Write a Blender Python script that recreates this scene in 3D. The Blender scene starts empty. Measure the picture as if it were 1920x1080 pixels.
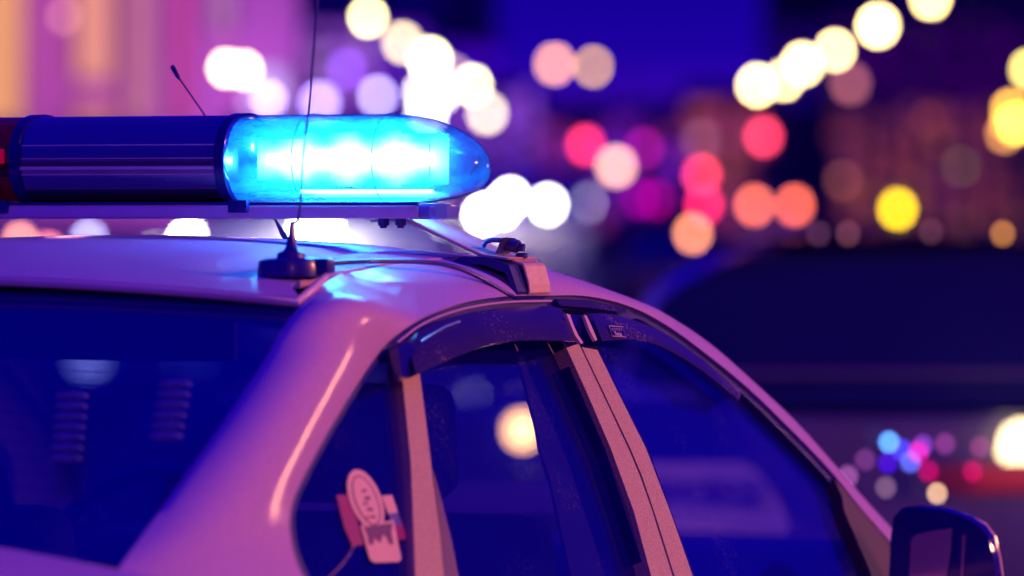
import bpy, bmesh, math, random
import numpy as np
from mathutils import Vector, Matrix
from mathutils.geometry import delaunay_2d_cdt
random.seed(7)
S = bpy.context.scene
COL = S.collection
# ------------------------------------------------------------------ camera
FOC, DIST, YAW, HOR = 200.0, 7.35, 22.0, 425.0
FP = FOC / 36 * 1920
_th, _pt = math.radians(YAW), math.atan((HOR - 540) / FP)
CF = np.array([math.cos(_th) * math.cos(_pt), math.sin(_th) * math.cos(_pt), math.sin(_pt)])
CR = np.array([math.sin(_th), -math.cos(_th), 0.0])
CU = np.cross(CR, CF)
CP = np.array([0, 0, 1.548]) - (CF * FP + CR * (222 - 960) - CU * (305 - 540)) * (DIST / FP)
cd = bpy.data.cameras.new('camera'); cam = bpy.data.objects.new('camera', cd); COL.objects.link(cam)
cam.matrix_world = Matrix([[CR[0], CU[0], -CF[0], CP[0]], [CR[1], CU[1], -CF[1], CP[1]], [CR[2], CU[2], -CF[2], CP[2]], [0, 0, 0, 1]])
cd.lens = FOC; cd.sensor_width = 36; cd.clip_start = 0.1; cd.clip_end = 3000
cd.dof.use_dof = True; cd.dof.focus_distance = 7.22; cd.dof.aperture_fstop = 3.45; cd.dof.aperture_ratio = 1.06
S.camera = cam
# ------------------------------------------------------------------ world: night sky over a lit city
W = bpy.data.worlds.new('World'); S.world = W; W.use_nodes = True
nt = W.node_tree; nt.nodes.clear()
wo = nt.nodes.new('ShaderNodeOutputWorld'); bg = nt.nodes.new('ShaderNodeBackground')
tc = nt.nodes.new('ShaderNodeTexCoord'); sp = nt.nodes.new('ShaderNodeSeparateXYZ'); rp = nt.nodes.new('ShaderNodeValToRGB')
nt.links.new(tc.outputs['Generated'], sp.inputs[0]); nt.links.new(sp.outputs['Z'], rp.inputs[0])
e = rp.color_ramp.elements
e[0].position = 0.0; e[0].color = (0.10, 0.006, 0.50, 1)
e[1].position = 1.0; e[1].color = (0.004, 0.0, 0.58, 1)
for p_, c_ in ((0.012, (0.07, 0.004, 0.46, 1)), (0.03, (0.012, 0.0, 0.36, 1)), (0.05, (0.004, 0.0, 0.28, 1)), (0.2, (0.004, 0.0, 0.46, 1))):
    n_ = e.new(p_); n_.color = c_
nt.links.new(rp.outputs[0], bg.inputs[0]); bg.inputs[1].default_value = 1.0
nt.links.new(bg.outputs[0], wo.inputs[0])
S.view_settings.view_transform = 'Standard'; S.view_settings.look = 'None'; S.view_settings.exposure = 0; S.view_settings.gamma = 1
S.render.engine = 'CYCLES'
S.cycles.max_bounces = 8; S.cycles.transparent_max_bounces = 16; S.cycles.caustics_reflective = False; S.cycles.caustics_refractive = False
S.cycles.sample_clamp_indirect = 4.0; S.cycles.use_denoising = True; S.cycles.blur_glossy = 0.5

# ------------------------------------------------------------------ geometry helpers
def ray(p):
    d = CF * FP + CR * (p[0] - 960) - CU * (p[1] - 540)
    return CP, d / np.linalg.norm(d)
def at(px, py, dist):
    d = CF * FP + CR * (px - 960) - CU * (py - 540)
    return Vector(CP + d * (dist / FP))
def axis_hit(p, k, v):
    P, d = ray(p); return Vector(P + d * ((v - P[k]) / d[k]))
KS, CS = 0.42, 0.035
def side_y(x, z, o=0.0):            # the car's right flank above the belt line
    return -(0.57 + o + KS * (1.40 - z) - CS * (x - 0.1) ** 2)
def side(p, o=0.0):
    P, d = ray(p); a, b = 3.0, 12.0
    for _ in range(50):
        m = (a + b) / 2; q = P + d * m
        if q[1] < side_y(q[0], q[2], o): a = m
        else: b = m
    return Vector(P + d * a)
def catmull(pts, n):
    pts = [Vector(p) for p in pts]; out = []
    ext = [pts[0] * 2 - pts[1]] + pts + [pts[-1] * 2 - pts[-2]]
    for i in range(len(pts) - 1):
        p0, p1, p2, p3 = ext[i:i + 4]
        for j in range(n):
            t = j / n
            out.append(0.5 * ((2 * p1) + (p2 - p0) * t + (2 * p0 - 5 * p1 + 4 * p2 - p3) * t * t + (3 * p1 - p0 - 3 * p2 + p3) * t ** 3))
    out.append(pts[-1].copy()); return out
def link(name, me, mat, parent=None):
    o = bpy.data.objects.new(name, me); COL.objects.link(o)
    if mat is not None and not me.materials: me.materials.append(mat)
    if parent is not None: o.parent = parent
    return o
def mesh(name, verts, faces, mat, parent=None, smooth=False, uvmap=None):
    me = bpy.data.meshes.new(name); me.from_pydata([tuple(v) for v in verts], [], faces); me.validate(); me.update()
    if smooth: me.polygons.foreach_set('use_smooth', [True] * len(me.polygons))
    return link(name, me, mat, parent)
def grid(rows, flip=False):
    n, m = len(rows), len(rows[0]); V = [v for r in rows for v in r]; F = []
    for i in range(n - 1):
        for j in range(m - 1):
            f = (i * m + j, i * m + j + 1, (i + 1) * m + j + 1, (i + 1) * m + j); F.append(f[::-1] if flip else f)
    return V, F
def thick(V, F, vec):
    """closed sheet: copy shifted by vec (callable or vector) plus rim"""
    n = len(V); V2 = [Vector(v) + (vec(v) if callable(vec) else Vector(vec)) for v in V]
    cnt = {}
    for f in F:
        for i in range(len(f)):
            a, b = f[i], f[(i + 1) % len(f)]; cnt[(a, b)] = cnt.get((a, b), 0) + 1
    R = [(b, a, a + n, b + n) for (a, b) in cnt if (b, a) not in cnt]
    return list(V) + V2, list(F) + [tuple(i + n for i in f[::-1]) for f in F] + R
IN_N = Vector((0, 1, -KS)).normalized()
def poly_patch(poly, step=26):
    """triangulate a px polygon with inner points"""
    pts = []
    for i in range(len(poly)):
        a, b = Vector(poly[i]), Vector(poly[(i + 1) % len(poly)])
        k = max(1, int((b - a).length / step))
        for j in range(k): pts.append(a.lerp(b, j / k))
    nb = len(pts)
    xs, ys = [p.x for p in pts], [p.y for p in pts]
    def inside(q):
        c = False
        for i in range(nb):
            a, b = pts[i], pts[(i + 1) % nb]
            if (a.y > q[1]) != (b.y > q[1]) and q[0] < (b.x - a.x) * (q[1] - a.y) / (b.y - a.y) + a.x: c = not c
        return c
    allp = list(pts); y = min(ys) + step / 2
    while y < max(ys):
        x = min(xs) + step / 2
        while x < max(xs):
            if inside((x, y)) and min((Vector((x, y)) - p).length for p in pts) > step * 0.45: allp.append(Vector((x, y)))
            x += step
        y += step
    r = delaunay_2d_cdt(allp, [], [list(range(nb))], 1, 1e-4)
    return r[0], [tuple(f) for f in r[2]]
def side_patch(name, poly, o, th, mat, parent, step=26, both=True, smooth=True, gap=True):
    vs, fs = poly_patch(poly, step)
    V = [side(v, o) for v in vs]
    # make faces look outwards
    a, b, c = [V[i] for i in fs[0]]
    if (b - a).cross(c - a).dot(-IN_N) < 0: fs = [f[::-1] for f in fs]
    V2, F2 = thick(V, fs, IN_N * th)
    ob = smooth_angle(mesh(name, V2, F2, mat, parent), 40)
    if both: smooth_angle(mesh(name, [Vector((v.x, -v.y, v.z)) for v in V2], [f[::-1] for f in F2], mat, parent), 40)
    return ob
def smooth_angle(ob, ang=40):
    me = ob.data; me.polygons.foreach_set('use_smooth', [True] * len(me.polygons))
    bm = bmesh.new(); bm.from_mesh(me)
    for ed in bm.edges:
        if len(ed.link_faces) == 2 and ed.calc_face_angle(0) > math.radians(ang): ed.smooth = False
    bm.to_mesh(me); bm.free(); return ob
def tube_v(pts, r, n=8, caps=True):
    pts = [Vector(p) for p in pts]; rs = r if isinstance(r, (list, tuple)) else [r] * len(pts); V = []; F = []
    up = Vector((0, 0, 1))
    for i, p in enumerate(pts):
        t = (pts[min(i + 1, len(pts) - 1)] - pts[max(i - 1, 0)]).normalized()
        a = t.cross(up if abs(t.z) < 0.95 else Vector((1, 0, 0))).normalized(); b = t.cross(a)
        for k in range(n):
            w = 2 * math.pi * k / n; V.append(p + (a * math.cos(w) + b * math.sin(w)) * rs[i])
    for i in range(len(pts) - 1):
        for k in range(n):
            F.append((i * n + k, i * n + (k + 1) % n, (i + 1) * n + (k + 1) % n, (i + 1) * n + k))
    if caps: F.append(tuple(range(n))[::-1]); F.append(tuple((len(pts) - 1) * n + k for k in range(n)))
    return V, F
def tube(name, pts, r, mat, parent=None, n=8):
    V, F = tube_v(pts, r, n); return smooth_angle(mesh(name, V, F, mat, parent), 50)
def box(name, lo, hi, mat, parent=None, bev=0.0, seg=2, rot=None, loc=None):
    bm = bmesh.new(); bmesh.ops.create_cube(bm, size=1)
    lo, hi = Vector(lo), Vector(hi); c = (lo + hi) / 2; s = hi - lo
    for v in bm.verts: v.co = Vector((v.co.x * s.x, v.co.y * s.y, v.co.z * s.z))
    if bev: bmesh.ops.bevel(bm, geom=bm.edges[:], offset=bev, segments=seg, affect='EDGES', profile=0.6)
    M = Matrix.Translation(c)
    if rot is not None: M = Matrix.Translation(c) @ rot
    if loc is not None: M = Matrix.Translation(Vector(loc)) @ M
    bm.transform(M); me = bpy.data.meshes.new(name); bm.to_mesh(me); bm.free()
    o = link(name, me, mat, parent)
    return smooth_angle(o, 35) if bev else o
def ball(name, c, r, mat, parent=None, seg=12, sc=(1, 1, 1)):
    bm = bmesh.new(); bmesh.ops.create_uvsphere(bm, u_segments=seg, v_segments=max(6, seg // 2), radius=r)
    for v in bm.verts: v.co = Vector((v.co.x * sc[0], v.co.y * sc[1], v.co.z * sc[2])) + Vector(c)
    me = bpy.data.meshes.new(name); bm.to_mesh(me); bm.free()
    me.polygons.foreach_set('use_smooth', [True] * len(me.polygons)); return link(name, me, mat, parent)
def cyl(name, a, b, r, mat, parent=None, n=16): return tube(name, [a, b], r, mat, parent, n)
def thing(name, loc, label, cat, group=None):
    o = bpy.data.objects.new(name, None); COL.objects.link(o); o.location = loc; o.empty_display_size = 0.2
    o['label'] = label; o['category'] = cat
    if group: o['group'] = group
    bpy.context.view_layer.update() if False else None
    return o
def adopt(o):
    """parts were built in world coordinates under an empty at o.location: shift them back"""
    M = Matrix.Translation(-o.location)
    for ch in o.children:
        ch.data.transform(M) if ch.data else None
        for g in ch.children: g.data.transform(M)

# ------------------------------------------------------------------ materials
def nodes(name):
    m = bpy.data.materials.new(name); m.use_nodes = True; t = m.node_tree; t.nodes.clear()
    out = t.nodes.new('ShaderNodeOutputMaterial'); return m, t, out
def noise(t, scale, detail=2, rough=0.5, coord='Object', stretch=None):
    c = t.nodes.new('ShaderNodeTexCoord'); n = t.nodes.new('ShaderNodeTexNoise')
    n.inputs['Scale'].default_value = scale; n.inputs['Detail'].default_value = detail; n.inputs['Roughness'].default_value = rough
    if stretch:
        mp = t.nodes.new('ShaderNodeMapping'); mp.inputs['Scale'].default_value = stretch
        t.links.new(c.outputs[coord], mp.inputs[0]); t.links.new(mp.outputs[0], n.inputs[0])
    else: t.links.new(c.outputs[coord], n.inputs[0])
    return n
def ramp(t, src, stops):
    r = t.nodes.new('ShaderNodeValToRGB'); el = r.color_ramp.elements
    el[0].position, el[0].color = stops[0][0], (*stops[0][1], 1); el[1].position, el[1].color = stops[-1][0], (*stops[-1][1], 1)
    for p, c in stops[1:-1]: q = el.new(p); q.color = (*c, 1)
    t.links.new(src, r.inputs[0]); return r
def pbr(name, col, rough=0.5, metal=0.0, coat=0.0, var=0.12, vscale=8.0, bump=0.0, bscale=60.0, col2=None, spec=0.5, rvar=0.0):
    m, t, out = nodes(name); b = t.nodes.new('ShaderNodeBsdfPrincipled'); t.links.new(b.outputs[0], out.inputs[0])
    n = noise(t, vscale, 4); c2 = col2 or tuple(max(0, c * (1 - var)) for c in col)
    r = ramp(t, n.outputs['Fac'], [(0.3, c2), (0.7, col)]); t.links.new(r.outputs[0], b.inputs['Base Color'])
    b.inputs['Roughness'].default_value = rough; b.inputs['Metallic'].default_value = metal
    b.inputs['Coat Weight'].default_value = coat; b.inputs['Coat Roughness'].default_value = 0.04
    b.inputs['Specular IOR Level'].default_value = spec
    if rvar:
        mr = t.nodes.new('ShaderNodeMapRange'); mr.inputs['To Min'].default_value = rough - rvar; mr.inputs['To Max'].default_value = rough + rvar
        n3 = noise(t, vscale * 3, 5); t.links.new(n3.outputs['Fac'], mr.inputs['Value']); t.links.new(mr.outputs[0], b.inputs['Roughness'])
    if bump:
        n2 = noise(t, bscale, 3); bp = t.nodes.new('ShaderNodeBump'); bp.inputs['Strength'].default_value = bump; bp.inputs['Distance'].default_value = 0.002
        t.links.new(n2.outputs['Fac'], bp.inputs['Height']); t.links.new(bp.outputs[0], b.inputs['Normal'])
    return m
def emit(name, col, s, sampled=False):
    m, t, out = nodes(name); em = t.nodes.new('ShaderNodeEmission'); em.inputs[0].default_value = (*col, 1); em.inputs[1].default_value = s
    t.links.new(em.outputs[0], out.inputs[0]); m.cycles.emission_sampling = 'FRONT' if sampled else 'NONE'
    return m
def schlick(t, f0):
    lw = t.nodes.new('ShaderNodeLayerWeight'); lw.inputs[0].default_value = 0.5
    p = t.nodes.new('ShaderNodeMath'); p.operation = 'POWER'; p.inputs[1].default_value = 5.0; t.links.new(lw.outputs['Facing'], p.inputs[0])
    q = t.nodes.new('ShaderNodeMath'); q.operation = 'MULTIPLY_ADD'; q.inputs[1].default_value = 1 - f0; q.inputs[2].default_value = f0; t.links.new(p.outputs[0], q.inputs[0])
    return q
def glass(name, tint, dcol, dw, rough=0.02, dirt=0.0, ior=1.5, dirtcol=(0.5, 0.45, 0.5), veil=0.004):
    """tinted pane: film that lets tinted light through, a reflective skin, and an even blue body standing in for blue light; specks of dirt, on the visor also of glare, on top"""
    m, t, out = nodes(name); L = t.links
    tr = t.nodes.new('ShaderNodeBsdfTransparent'); tr.inputs[0].default_value = (*tint, 1)
    df = t.nodes.new('ShaderNodeBsdfDiffuse'); df.inputs[0].default_value = (*dcol, 1)  # even blue body stands in for blue light over the pane
    gl = t.nodes.new('ShaderNodeBsdfGlossy'); gl.inputs['Roughness'].default_value = rough
    fr = schlick(t, ((ior - 1) / (ior + 1)) ** 2)
    m1 = t.nodes.new('ShaderNodeMixShader'); m1.inputs[0].default_value = dw; L.new(tr.outputs[0], m1.inputs[1]); L.new(df.outputs[0], m1.inputs[2])
    m2 = t.nodes.new('ShaderNodeMixShader'); L.new(fr.outputs[0], m2.inputs[0]); L.new(m1.outputs[0], m2.inputs[1]); L.new(gl.outputs[0], m2.inputs[2])
    last = m2
    if dirt:
        n = noise(t, 260, 2); n2 = noise(t, 7, 4); mu = t.nodes.new('ShaderNodeMath'); mu.operation = 'MULTIPLY'
        L.new(n.outputs['Fac'], mu.inputs[0]); L.new(n2.outputs['Fac'], mu.inputs[1])
        r = ramp(t, mu.outputs[0], [(0.0, (veil * 0.5,) * 3), (0.36, (veil,) * 3), (0.45, (dirt,) * 3), (1, (dirt,) * 3)])
        dd = t.nodes.new('ShaderNodeBsdfDiffuse'); dd.inputs[0].default_value = (*dirtcol, 1)
        m3 = t.nodes.new('ShaderNodeMixShader'); L.new(r.outputs[0], m3.inputs[0]); L.new(m2.outputs[0], m3.inputs[1]); L.new(dd.outputs[0], m3.inputs[2]); last = m3
    L.new(last.outputs[0], out.inputs[0]); return m

def paint_mat():
    m, t, out = nodes('violet_lit_silver_paint'); b = t.nodes.new('ShaderNodeBsdfPrincipled'); t.links.new(b.outputs[0], out.inputs[0])
    n = noise(t, 700, 2, 0.8); r = ramp(t, n.outputs['Fac'], [(0.35, (0.40, 0.23, 0.60)), (0.65, (0.66, 0.40, 0.86))])  # violet of the surrounding light is put into the silver base colour
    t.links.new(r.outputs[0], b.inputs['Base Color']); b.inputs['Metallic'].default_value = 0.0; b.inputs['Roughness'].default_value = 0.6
    b.inputs['Coat Weight'].default_value = 0.22; b.inputs['Coat Roughness'].default_value = 0.13; b.inputs['Specular IOR Level'].default_value = 0.2
    n2 = noise(t, 1400, 1); bp = t.nodes.new('ShaderNodeBump'); bp.inputs['Strength'].default_value = 0.12; bp.inputs['Distance'].default_value = 0.0006
    t.links.new(n2.outputs['Fac'], bp.inputs['Height']); t.links.new(bp.outputs[0], b.inputs['Normal'])
    return m
def trim_mat():
    m, t, out = nodes('sparkling_pillar_film'); b = t.nodes.new('ShaderNodeBsdfPrincipled'); t.links.new(b.outputs[0], out.inputs[0])
    n = noise(t, 820, 2, 0.8); r = ramp(t, n.outputs['Fac'], [(0.34, (0.22, 0.14, 0.18)), (0.5, (0.50, 0.36, 0.35)), (0.66, (0.80, 0.62, 0.56))])
    t.links.new(r.outputs[0], b.inputs['Base Color']); b.inputs['Metallic'].default_value = 0.15; b.inputs['Roughness'].default_value = 0.5
    bp = t.nodes.new('ShaderNodeBump'); bp.inputs['Strength'].default_value = 0.5; bp.inputs['Distance'].default_value = 0.0008
    t.links.new(n.outputs['Fac'], bp.inputs['Height']); t.links.new(bp.outputs[0], b.inputs['Normal']); return m
M = {}
M['paint'] = paint_mat(); M['trim'] = trim_mat()
M['rubber'] = pbr('black_rubber', (0.012, 0.006, 0.26), 0.45, var=0.3, vscale=40, bump=0.2, bscale=200)  # blue of the night light is put into these dark base colours
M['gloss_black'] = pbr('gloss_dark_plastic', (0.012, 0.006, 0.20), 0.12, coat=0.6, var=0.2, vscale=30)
M['cloth'] = pbr('blue_lit_upholstery', (0.03, 0.02, 0.34), 0.85, var=0.3, vscale=60, bump=0.3, bscale=400)
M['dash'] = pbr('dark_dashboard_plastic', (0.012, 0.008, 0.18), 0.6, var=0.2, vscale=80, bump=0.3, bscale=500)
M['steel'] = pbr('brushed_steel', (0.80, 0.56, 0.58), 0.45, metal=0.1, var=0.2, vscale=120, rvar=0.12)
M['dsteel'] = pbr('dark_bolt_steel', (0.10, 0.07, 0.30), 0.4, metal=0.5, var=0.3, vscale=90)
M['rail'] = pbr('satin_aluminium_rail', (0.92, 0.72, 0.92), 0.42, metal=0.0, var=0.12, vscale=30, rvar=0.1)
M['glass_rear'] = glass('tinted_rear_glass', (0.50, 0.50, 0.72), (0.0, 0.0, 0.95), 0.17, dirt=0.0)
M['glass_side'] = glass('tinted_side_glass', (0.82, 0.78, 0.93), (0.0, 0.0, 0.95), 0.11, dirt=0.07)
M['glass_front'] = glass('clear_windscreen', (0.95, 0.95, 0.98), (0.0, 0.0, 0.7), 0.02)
M['glass_fd'] = glass('tinted_front_door_glass', (0.86, 0.82, 0.95), (0.0, 0.0, 1.0), 0.22, dirt=0.05)  # stronger blue body stands in for the flare's glow in this window
M['visor'] = glass('smoked_acrylic_visor', (0.10, 0.08, 0.45), (0.02, 0.006, 0.36), 0.25, rough=0.14, dirt=0.4, ior=1.6, dirtcol=(0.8, 0.5, 0.5), veil=0.04)  # pink specks and pale veil also stand in for glare on the visor
M['asphalt'] = pbr('asphalt', (0.045, 0.038, 0.055), 0.85, var=0.4, vscale=3, bump=0.4, bscale=40)
M['paving'] = pbr('pavement_slabs', (0.12, 0.10, 0.14), 0.8, var=0.25, vscale=2)
M['kerb'] = pbr('kerb_stone', (0.3, 0.26, 0.28), 0.8)
M['marking'] = pbr('road_paint', (0.75, 0.72, 0.7), 0.6, var=0.3, vscale=20)
M['dash2'] = pbr('plum_black_plastic', (0.05, 0.012, 0.07), 0.5)
M['bright_mould'] = pbr('bright_moulding', (0.9, 0.68, 0.76), 0.25, coat=0.4)
M['channel'] = pbr('violet_grey_channel', (0.16, 0.07, 0.22), 0.4)
M['tyre'] = pbr('tyre_rubber', (0.02, 0.02, 0.03), 0.8)
M['rim'] = pbr('wheel_alloy', (0.5, 0.5, 0.55), 0.3, metal=0.8)
M['pole'] = pbr('painted_lamp_pole', (0.08, 0.06, 0.12), 0.5)
M['mirror'] = pbr('mirror_glass', (0.46, 0.30, 0.36), 0.10, metal=0.3, var=0.1)  # brownish base stands in for what the mirror reflects

# ------------------------------------------------------------------ patrol car
CAR = thing('patrol_car', (0, 0, 0), 'silver police saloon in the foreground, seen from behind, with a light bar on its roof', 'car')
# window opening edge (O), rail crest (Sx) and inner edge (I) of the side frame that runs C pillar - roof rail - A pillar
O_px = [(640, 1160), (572, 1085), (546, 1010), (548, 945), (583, 868), (640, 768), (695, 683), (738, 632), (795, 595), (865, 569), (945, 556), (1035, 554), (1106, 556), (1185, 576), (1255, 613), (1325, 664), (1402, 727), (1482, 804), (1556, 881), (1612, 950), (1675, 1022)]
I_t = [None, None, -0.05, 0.16, 0.36, 0.56, 0.76, 0.95]
def back_edge(t):   # side edge of the rear glass
    px = 240 + 337 * t; py = 1042 - 469 * t
    return axis_hit((px, py), 0, -1.2 + 0.6 * t)
def roof_z(x, y):
    return 1.453 - (0.09 if x < 0.05 else 0.36) * (x - 0.05) ** 2 - 0.12 * y * y
S_px = [(1005, 505), (1050, 514), (1100, 528), (1150, 545), (1194, 563), (1253, 592), (1311, 629), (1350, 660), (1389, 695), (1430, 731), (1467, 765), (1505, 803), (1545, 850), (1601, 912), (1669, 987), (1730, 1045)]
S_tab = [side(p, -0.022) for p in S_px]
def crest(x):
    if x <= S_tab[0].x:
        a = S_tab[0]; d = a.x - x; return Vector((x, a.y + 0.01 * d, a.z - 0.02 * d - 0.10 * d * d))
    for a, b in zip(S_tab, S_tab[1:]):
        if x <= b.x: return a.lerp(b, (x - a.x) / (b.x - a.x))
    a, b = S_tab[-2], S_tab[-1]; return a.lerp(b, (x - a.x) / (b.x - a.x))
Oc, Cc, Ic = [], [], []
for i, p in enumerate(O_px):
    o = side(p, 0.0); Oc.append(o)
    if i < 2:
        ii = back_edge(-0.05) + Vector((-0.09, 0, -0.055)) * (2 - i)
        Ic.append(ii); m = o.lerp(ii, 0.5) + Vector((-0.012, -0.035, 0.01)); Cc.append(m)
    elif i < 8:
        ii = back_edge(I_t[i]) + Vector((0, 0, {6: 0.004, 7: 0.012}.get(i, 0))); Ic.append(ii)
        k = (i - 2) / 5.0
        Cc.append(o.lerp(ii, 0.55) + Vector((-0.012, -0.022 - 0.004 * k, 0.010 + 0.012 * k)))
    else:
        AP = {13: (1197, 564), 14: (1268, 601), 15: (1340, 651), 16: (1417, 719), 17: (1495, 793), 18: (1567, 873), 19: (1622, 936), 20: (1686, 1006)}
        s = side(AP[i], -0.022) if i in AP else crest(o.x - 0.01); Cc.append(s)
        if o.x < 0.40:
            yi = -0.475; Ic.append(Vector((o.x, yi, roof_z(o.x, yi))))
        else:
            Ic.append(s + Vector((0.045, 0.032, -0.002)))
N1 = 6
Og, Cg, Ig = catmull(Oc, N1), catmull(Cc, N1), catmull(Ic, N1)
rows = []
for a, b, c in zip(Ig, Cg, Og):
    r = []
    for j in range(13):
        t = j / 12      # quadratic through the three points, rounded
        w0 = 2 * (t - 0.5) * (t - 1); w1 = -4 * t * (t - 1); w2 = 2 * t * (t - 0.5)
        r.append(a * w0 + b * w1 + c * w2)
    # return flange into the door opening
    r.append(c + IN_N * 0.012 + Vector((0, 0, 0.001))); r.append(c + IN_N * 0.03)
    rows.append(r)
V, F = grid(rows, flip=True)
V, F = thick(V, F, lambda v: Vector((0, 0.006, -0.006)))
for sgn in (1, -1):
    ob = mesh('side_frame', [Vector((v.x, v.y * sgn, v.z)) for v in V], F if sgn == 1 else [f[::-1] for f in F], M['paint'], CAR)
    smooth_angle(ob, 45)
# roof panel
RI = [Vector((x, -0.475, 0)) for x in np.linspace(-0.62, 0.42, 27)]
rows = []
for x in np.linspace(0, 1, 30):
    r = []
    for v in np.linspace(-1, 1, 33):
        y = 0.53 * v; xr = -0.655 + 0.055 * v * v; xf = 0.46 - 0.06 * v * v; X = xr + (xf - xr) * x
        if True and abs(y) > 0.476 and X < 9:
            y = math.copysign(min(abs(y), 0.476 + 0.055 * min(1, max(0, (-0.52 - X) / 0.09))), y)
        r.append(Vector((X, y, roof_z(X, y) + 0.0015 + (0.006 * math.exp(-((abs(y) - 0.36) / 0.018) ** 2)) * (1 if X > -0.5 else 0) * -1)))
    rows.append(r)
V, F = grid(rows, flip=True); V, F = thick(V, F, (0, 0, -0.008))
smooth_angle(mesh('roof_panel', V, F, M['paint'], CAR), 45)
# bright moulding along the roof's rear edge, with its corner running forward
tr = []
for v in np.linspace(-1, 1, 25):
    y = 0.525 * v; x = -0.665 + 0.055 * v * v; tr.append(Vector((x, y, roof_z(x, y) - 0.004)))
cornerR = [axis_hit((610, 520), 0, -0.48), axis_hit((582, 545), 0, -0.54)]
mir = lambda p: Vector((p.x, -p.y, p.z))
tube('rear_roof_moulding', cornerR + tr[::1] + [mir(p) for p in cornerR[::-1]], 0.0050, M['bright_mould'], CAR, 8)
# rear glass
def glass_between(e0, e1, bow, n=18, sink=0.0):
    rows = []
    for k in range(n + 1):
        t = k / n; R = e0(t); L = mir(R); r = []
        for v in np.linspace(-1, 1, 21):
            p = R.lerp(L, (v + 1) / 2); p = p + Vector((bow * (1 - v * v), 0, e1 * (1 - v * v))); r.append(p)
        rows.append(r)
    return rows
rows = glass_between(lambda t: back_edge(-0.02 + 1.02 * t) + Vector((0, 0.004, -0.004)), 0.022, -0.055)
V, F = grid(rows, flip=True); V, F = thick(V, F, (0.004, 0, -0.003)); 
# keep the outward face up
ob = smooth_angle(mesh('rear_window', V, F, M['glass_rear'], CAR), 45)
RG = rows
# heater wires printed in the rear glass
hw = []
wv, wf = [], []
for k in range(1, 17):
    r_ = RG[min(17, k)]; pts = [p + Vector((0.004, 0, -0.006)) for p in r_[2:-2]]
    v_, f_ = tube_v(pts, 0.0006, 4); b_ = len(wv); wv += v_; wf += [tuple(i + b_ for i in f) for f in f_]
M['wire'] = pbr('heater_wire', (0.14, 0.08, 0.10), 0.6)
hwo = mesh('heater_wires', wv, wf, M['wire'], CAR); hwo['kind'] = 'stuff'
# windscreen
fI = [p for p in Ig if p.x > 0.40]
rows = []
for p in fI:
    r = []
    for v in np.linspace(-1, 1, 21): r.append(Vector((p.x + 0.09 * (1 - v * v), p.y * -v if v < 0 else -p.y * v, p.z + 0.02 * (1 - v * v))) if False else Vector((p.x + 0.09 * (1 - v * v), p.y * (-v), p.z + 0.02 * (1 - v * v))))
    rows.append(r)
V, F = grid(rows); V, F = thick(V, F, (-0.003, 0, -0.003))
smooth_angle(mesh('windscreen', V, F, M['glass_front'], CAR), 45)
# door glass, seals and pillar trims, laid on the flank's own curve
win_top = [(738, 634), (795, 597), (865, 571), (945, 558), (1035, 556), (1106, 558), (1185, 578), (1255, 615), (1325, 666), (1402, 729), (1482, 806), (1556, 883), (1612, 952), (1670, 1020), (1700, 1060)]
side_patch('quarter_window', [(748, 625), (762, 720), (775, 900), (790, 1110), (795, 1165), (640, 1160), (572, 1088), (544, 1010), (546, 945), (581, 868), (638, 768), (693, 683)], -0.016, 0.004, M['glass_side'], CAR)
side_patch('rear_door_glass', [(778, 612), (865, 575), (945, 562), (1035, 560), (1062, 563), (1075, 660), (1205, 955), (1268, 1100), (1290, 1160), (800, 1165), (785, 900), (770, 720)], -0.018, 0.004, M['glass_side'], CAR)
side_patch('front_door_glass', [(1085, 559), (1106, 560), (1185, 580), (1255, 617), (1325, 668), (1402, 731), (1482, 808), (1556, 885), (1600, 950), (1650, 1100), (1690, 1160), (1330, 1160), (1290, 1075), (1200, 850), (1105, 655)], -0.018, 0.004, M['glass_fd'], CAR)
# dark seal ring round the whole opening
def band(name, line, w, o, th, mat, parent=CAR, both=True, step=20, wfun=None):
    """strip of px width w hanging inside (below/right of) a px line"""
    L = catmull([Vector((*p, 0)) for p in line], 5); inner = []
    for i, p in enumerate(L):
        t = (L[min(i + 1, len(L) - 1)] - L[max(0, i - 1)]).normalized(); nrm = Vector((-t.y, t.x, 0))
        ww = wfun(i / (len(L) - 1)) if wfun else w
        inner.append(p + nrm * ww)
    rows = []
    for k in range(5):
        rows.append([side(a.lerp(b, k / 4), o) for a, b in zip(L, inner)])
    V, F = grid(rows); a, b, c = [V[i] for i in F[0][:3]]
    if (b - a).cross(c - a).dot(-IN_N) < 0: F = [f[::-1] for f in F]
    V, F = thick(V, F, IN_N * th); ob = smooth_angle(mesh(name, V, F, mat, parent), 40)
    if both: smooth_angle(mesh(name, [mir(v) for v in V], [f[::-1] for f in F], mat, parent), 40)
    return ob
full = [(600, 1120), (566, 1072), (546, 1008), (548, 945), (583, 868), (640, 768), (695, 683)] + win_top
band('window_seal', full, 15, -0.006, 0.012, M['rubber'], wfun=lambda t: 9 if t < 0.33 else (24 if t < 0.62 else 14))
band('gutter_strip', [(745, 640), (795, 604), (865, 578), (945, 565), (1035, 562)], 3.5, 0.000, 0.006, M['paint'])
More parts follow.
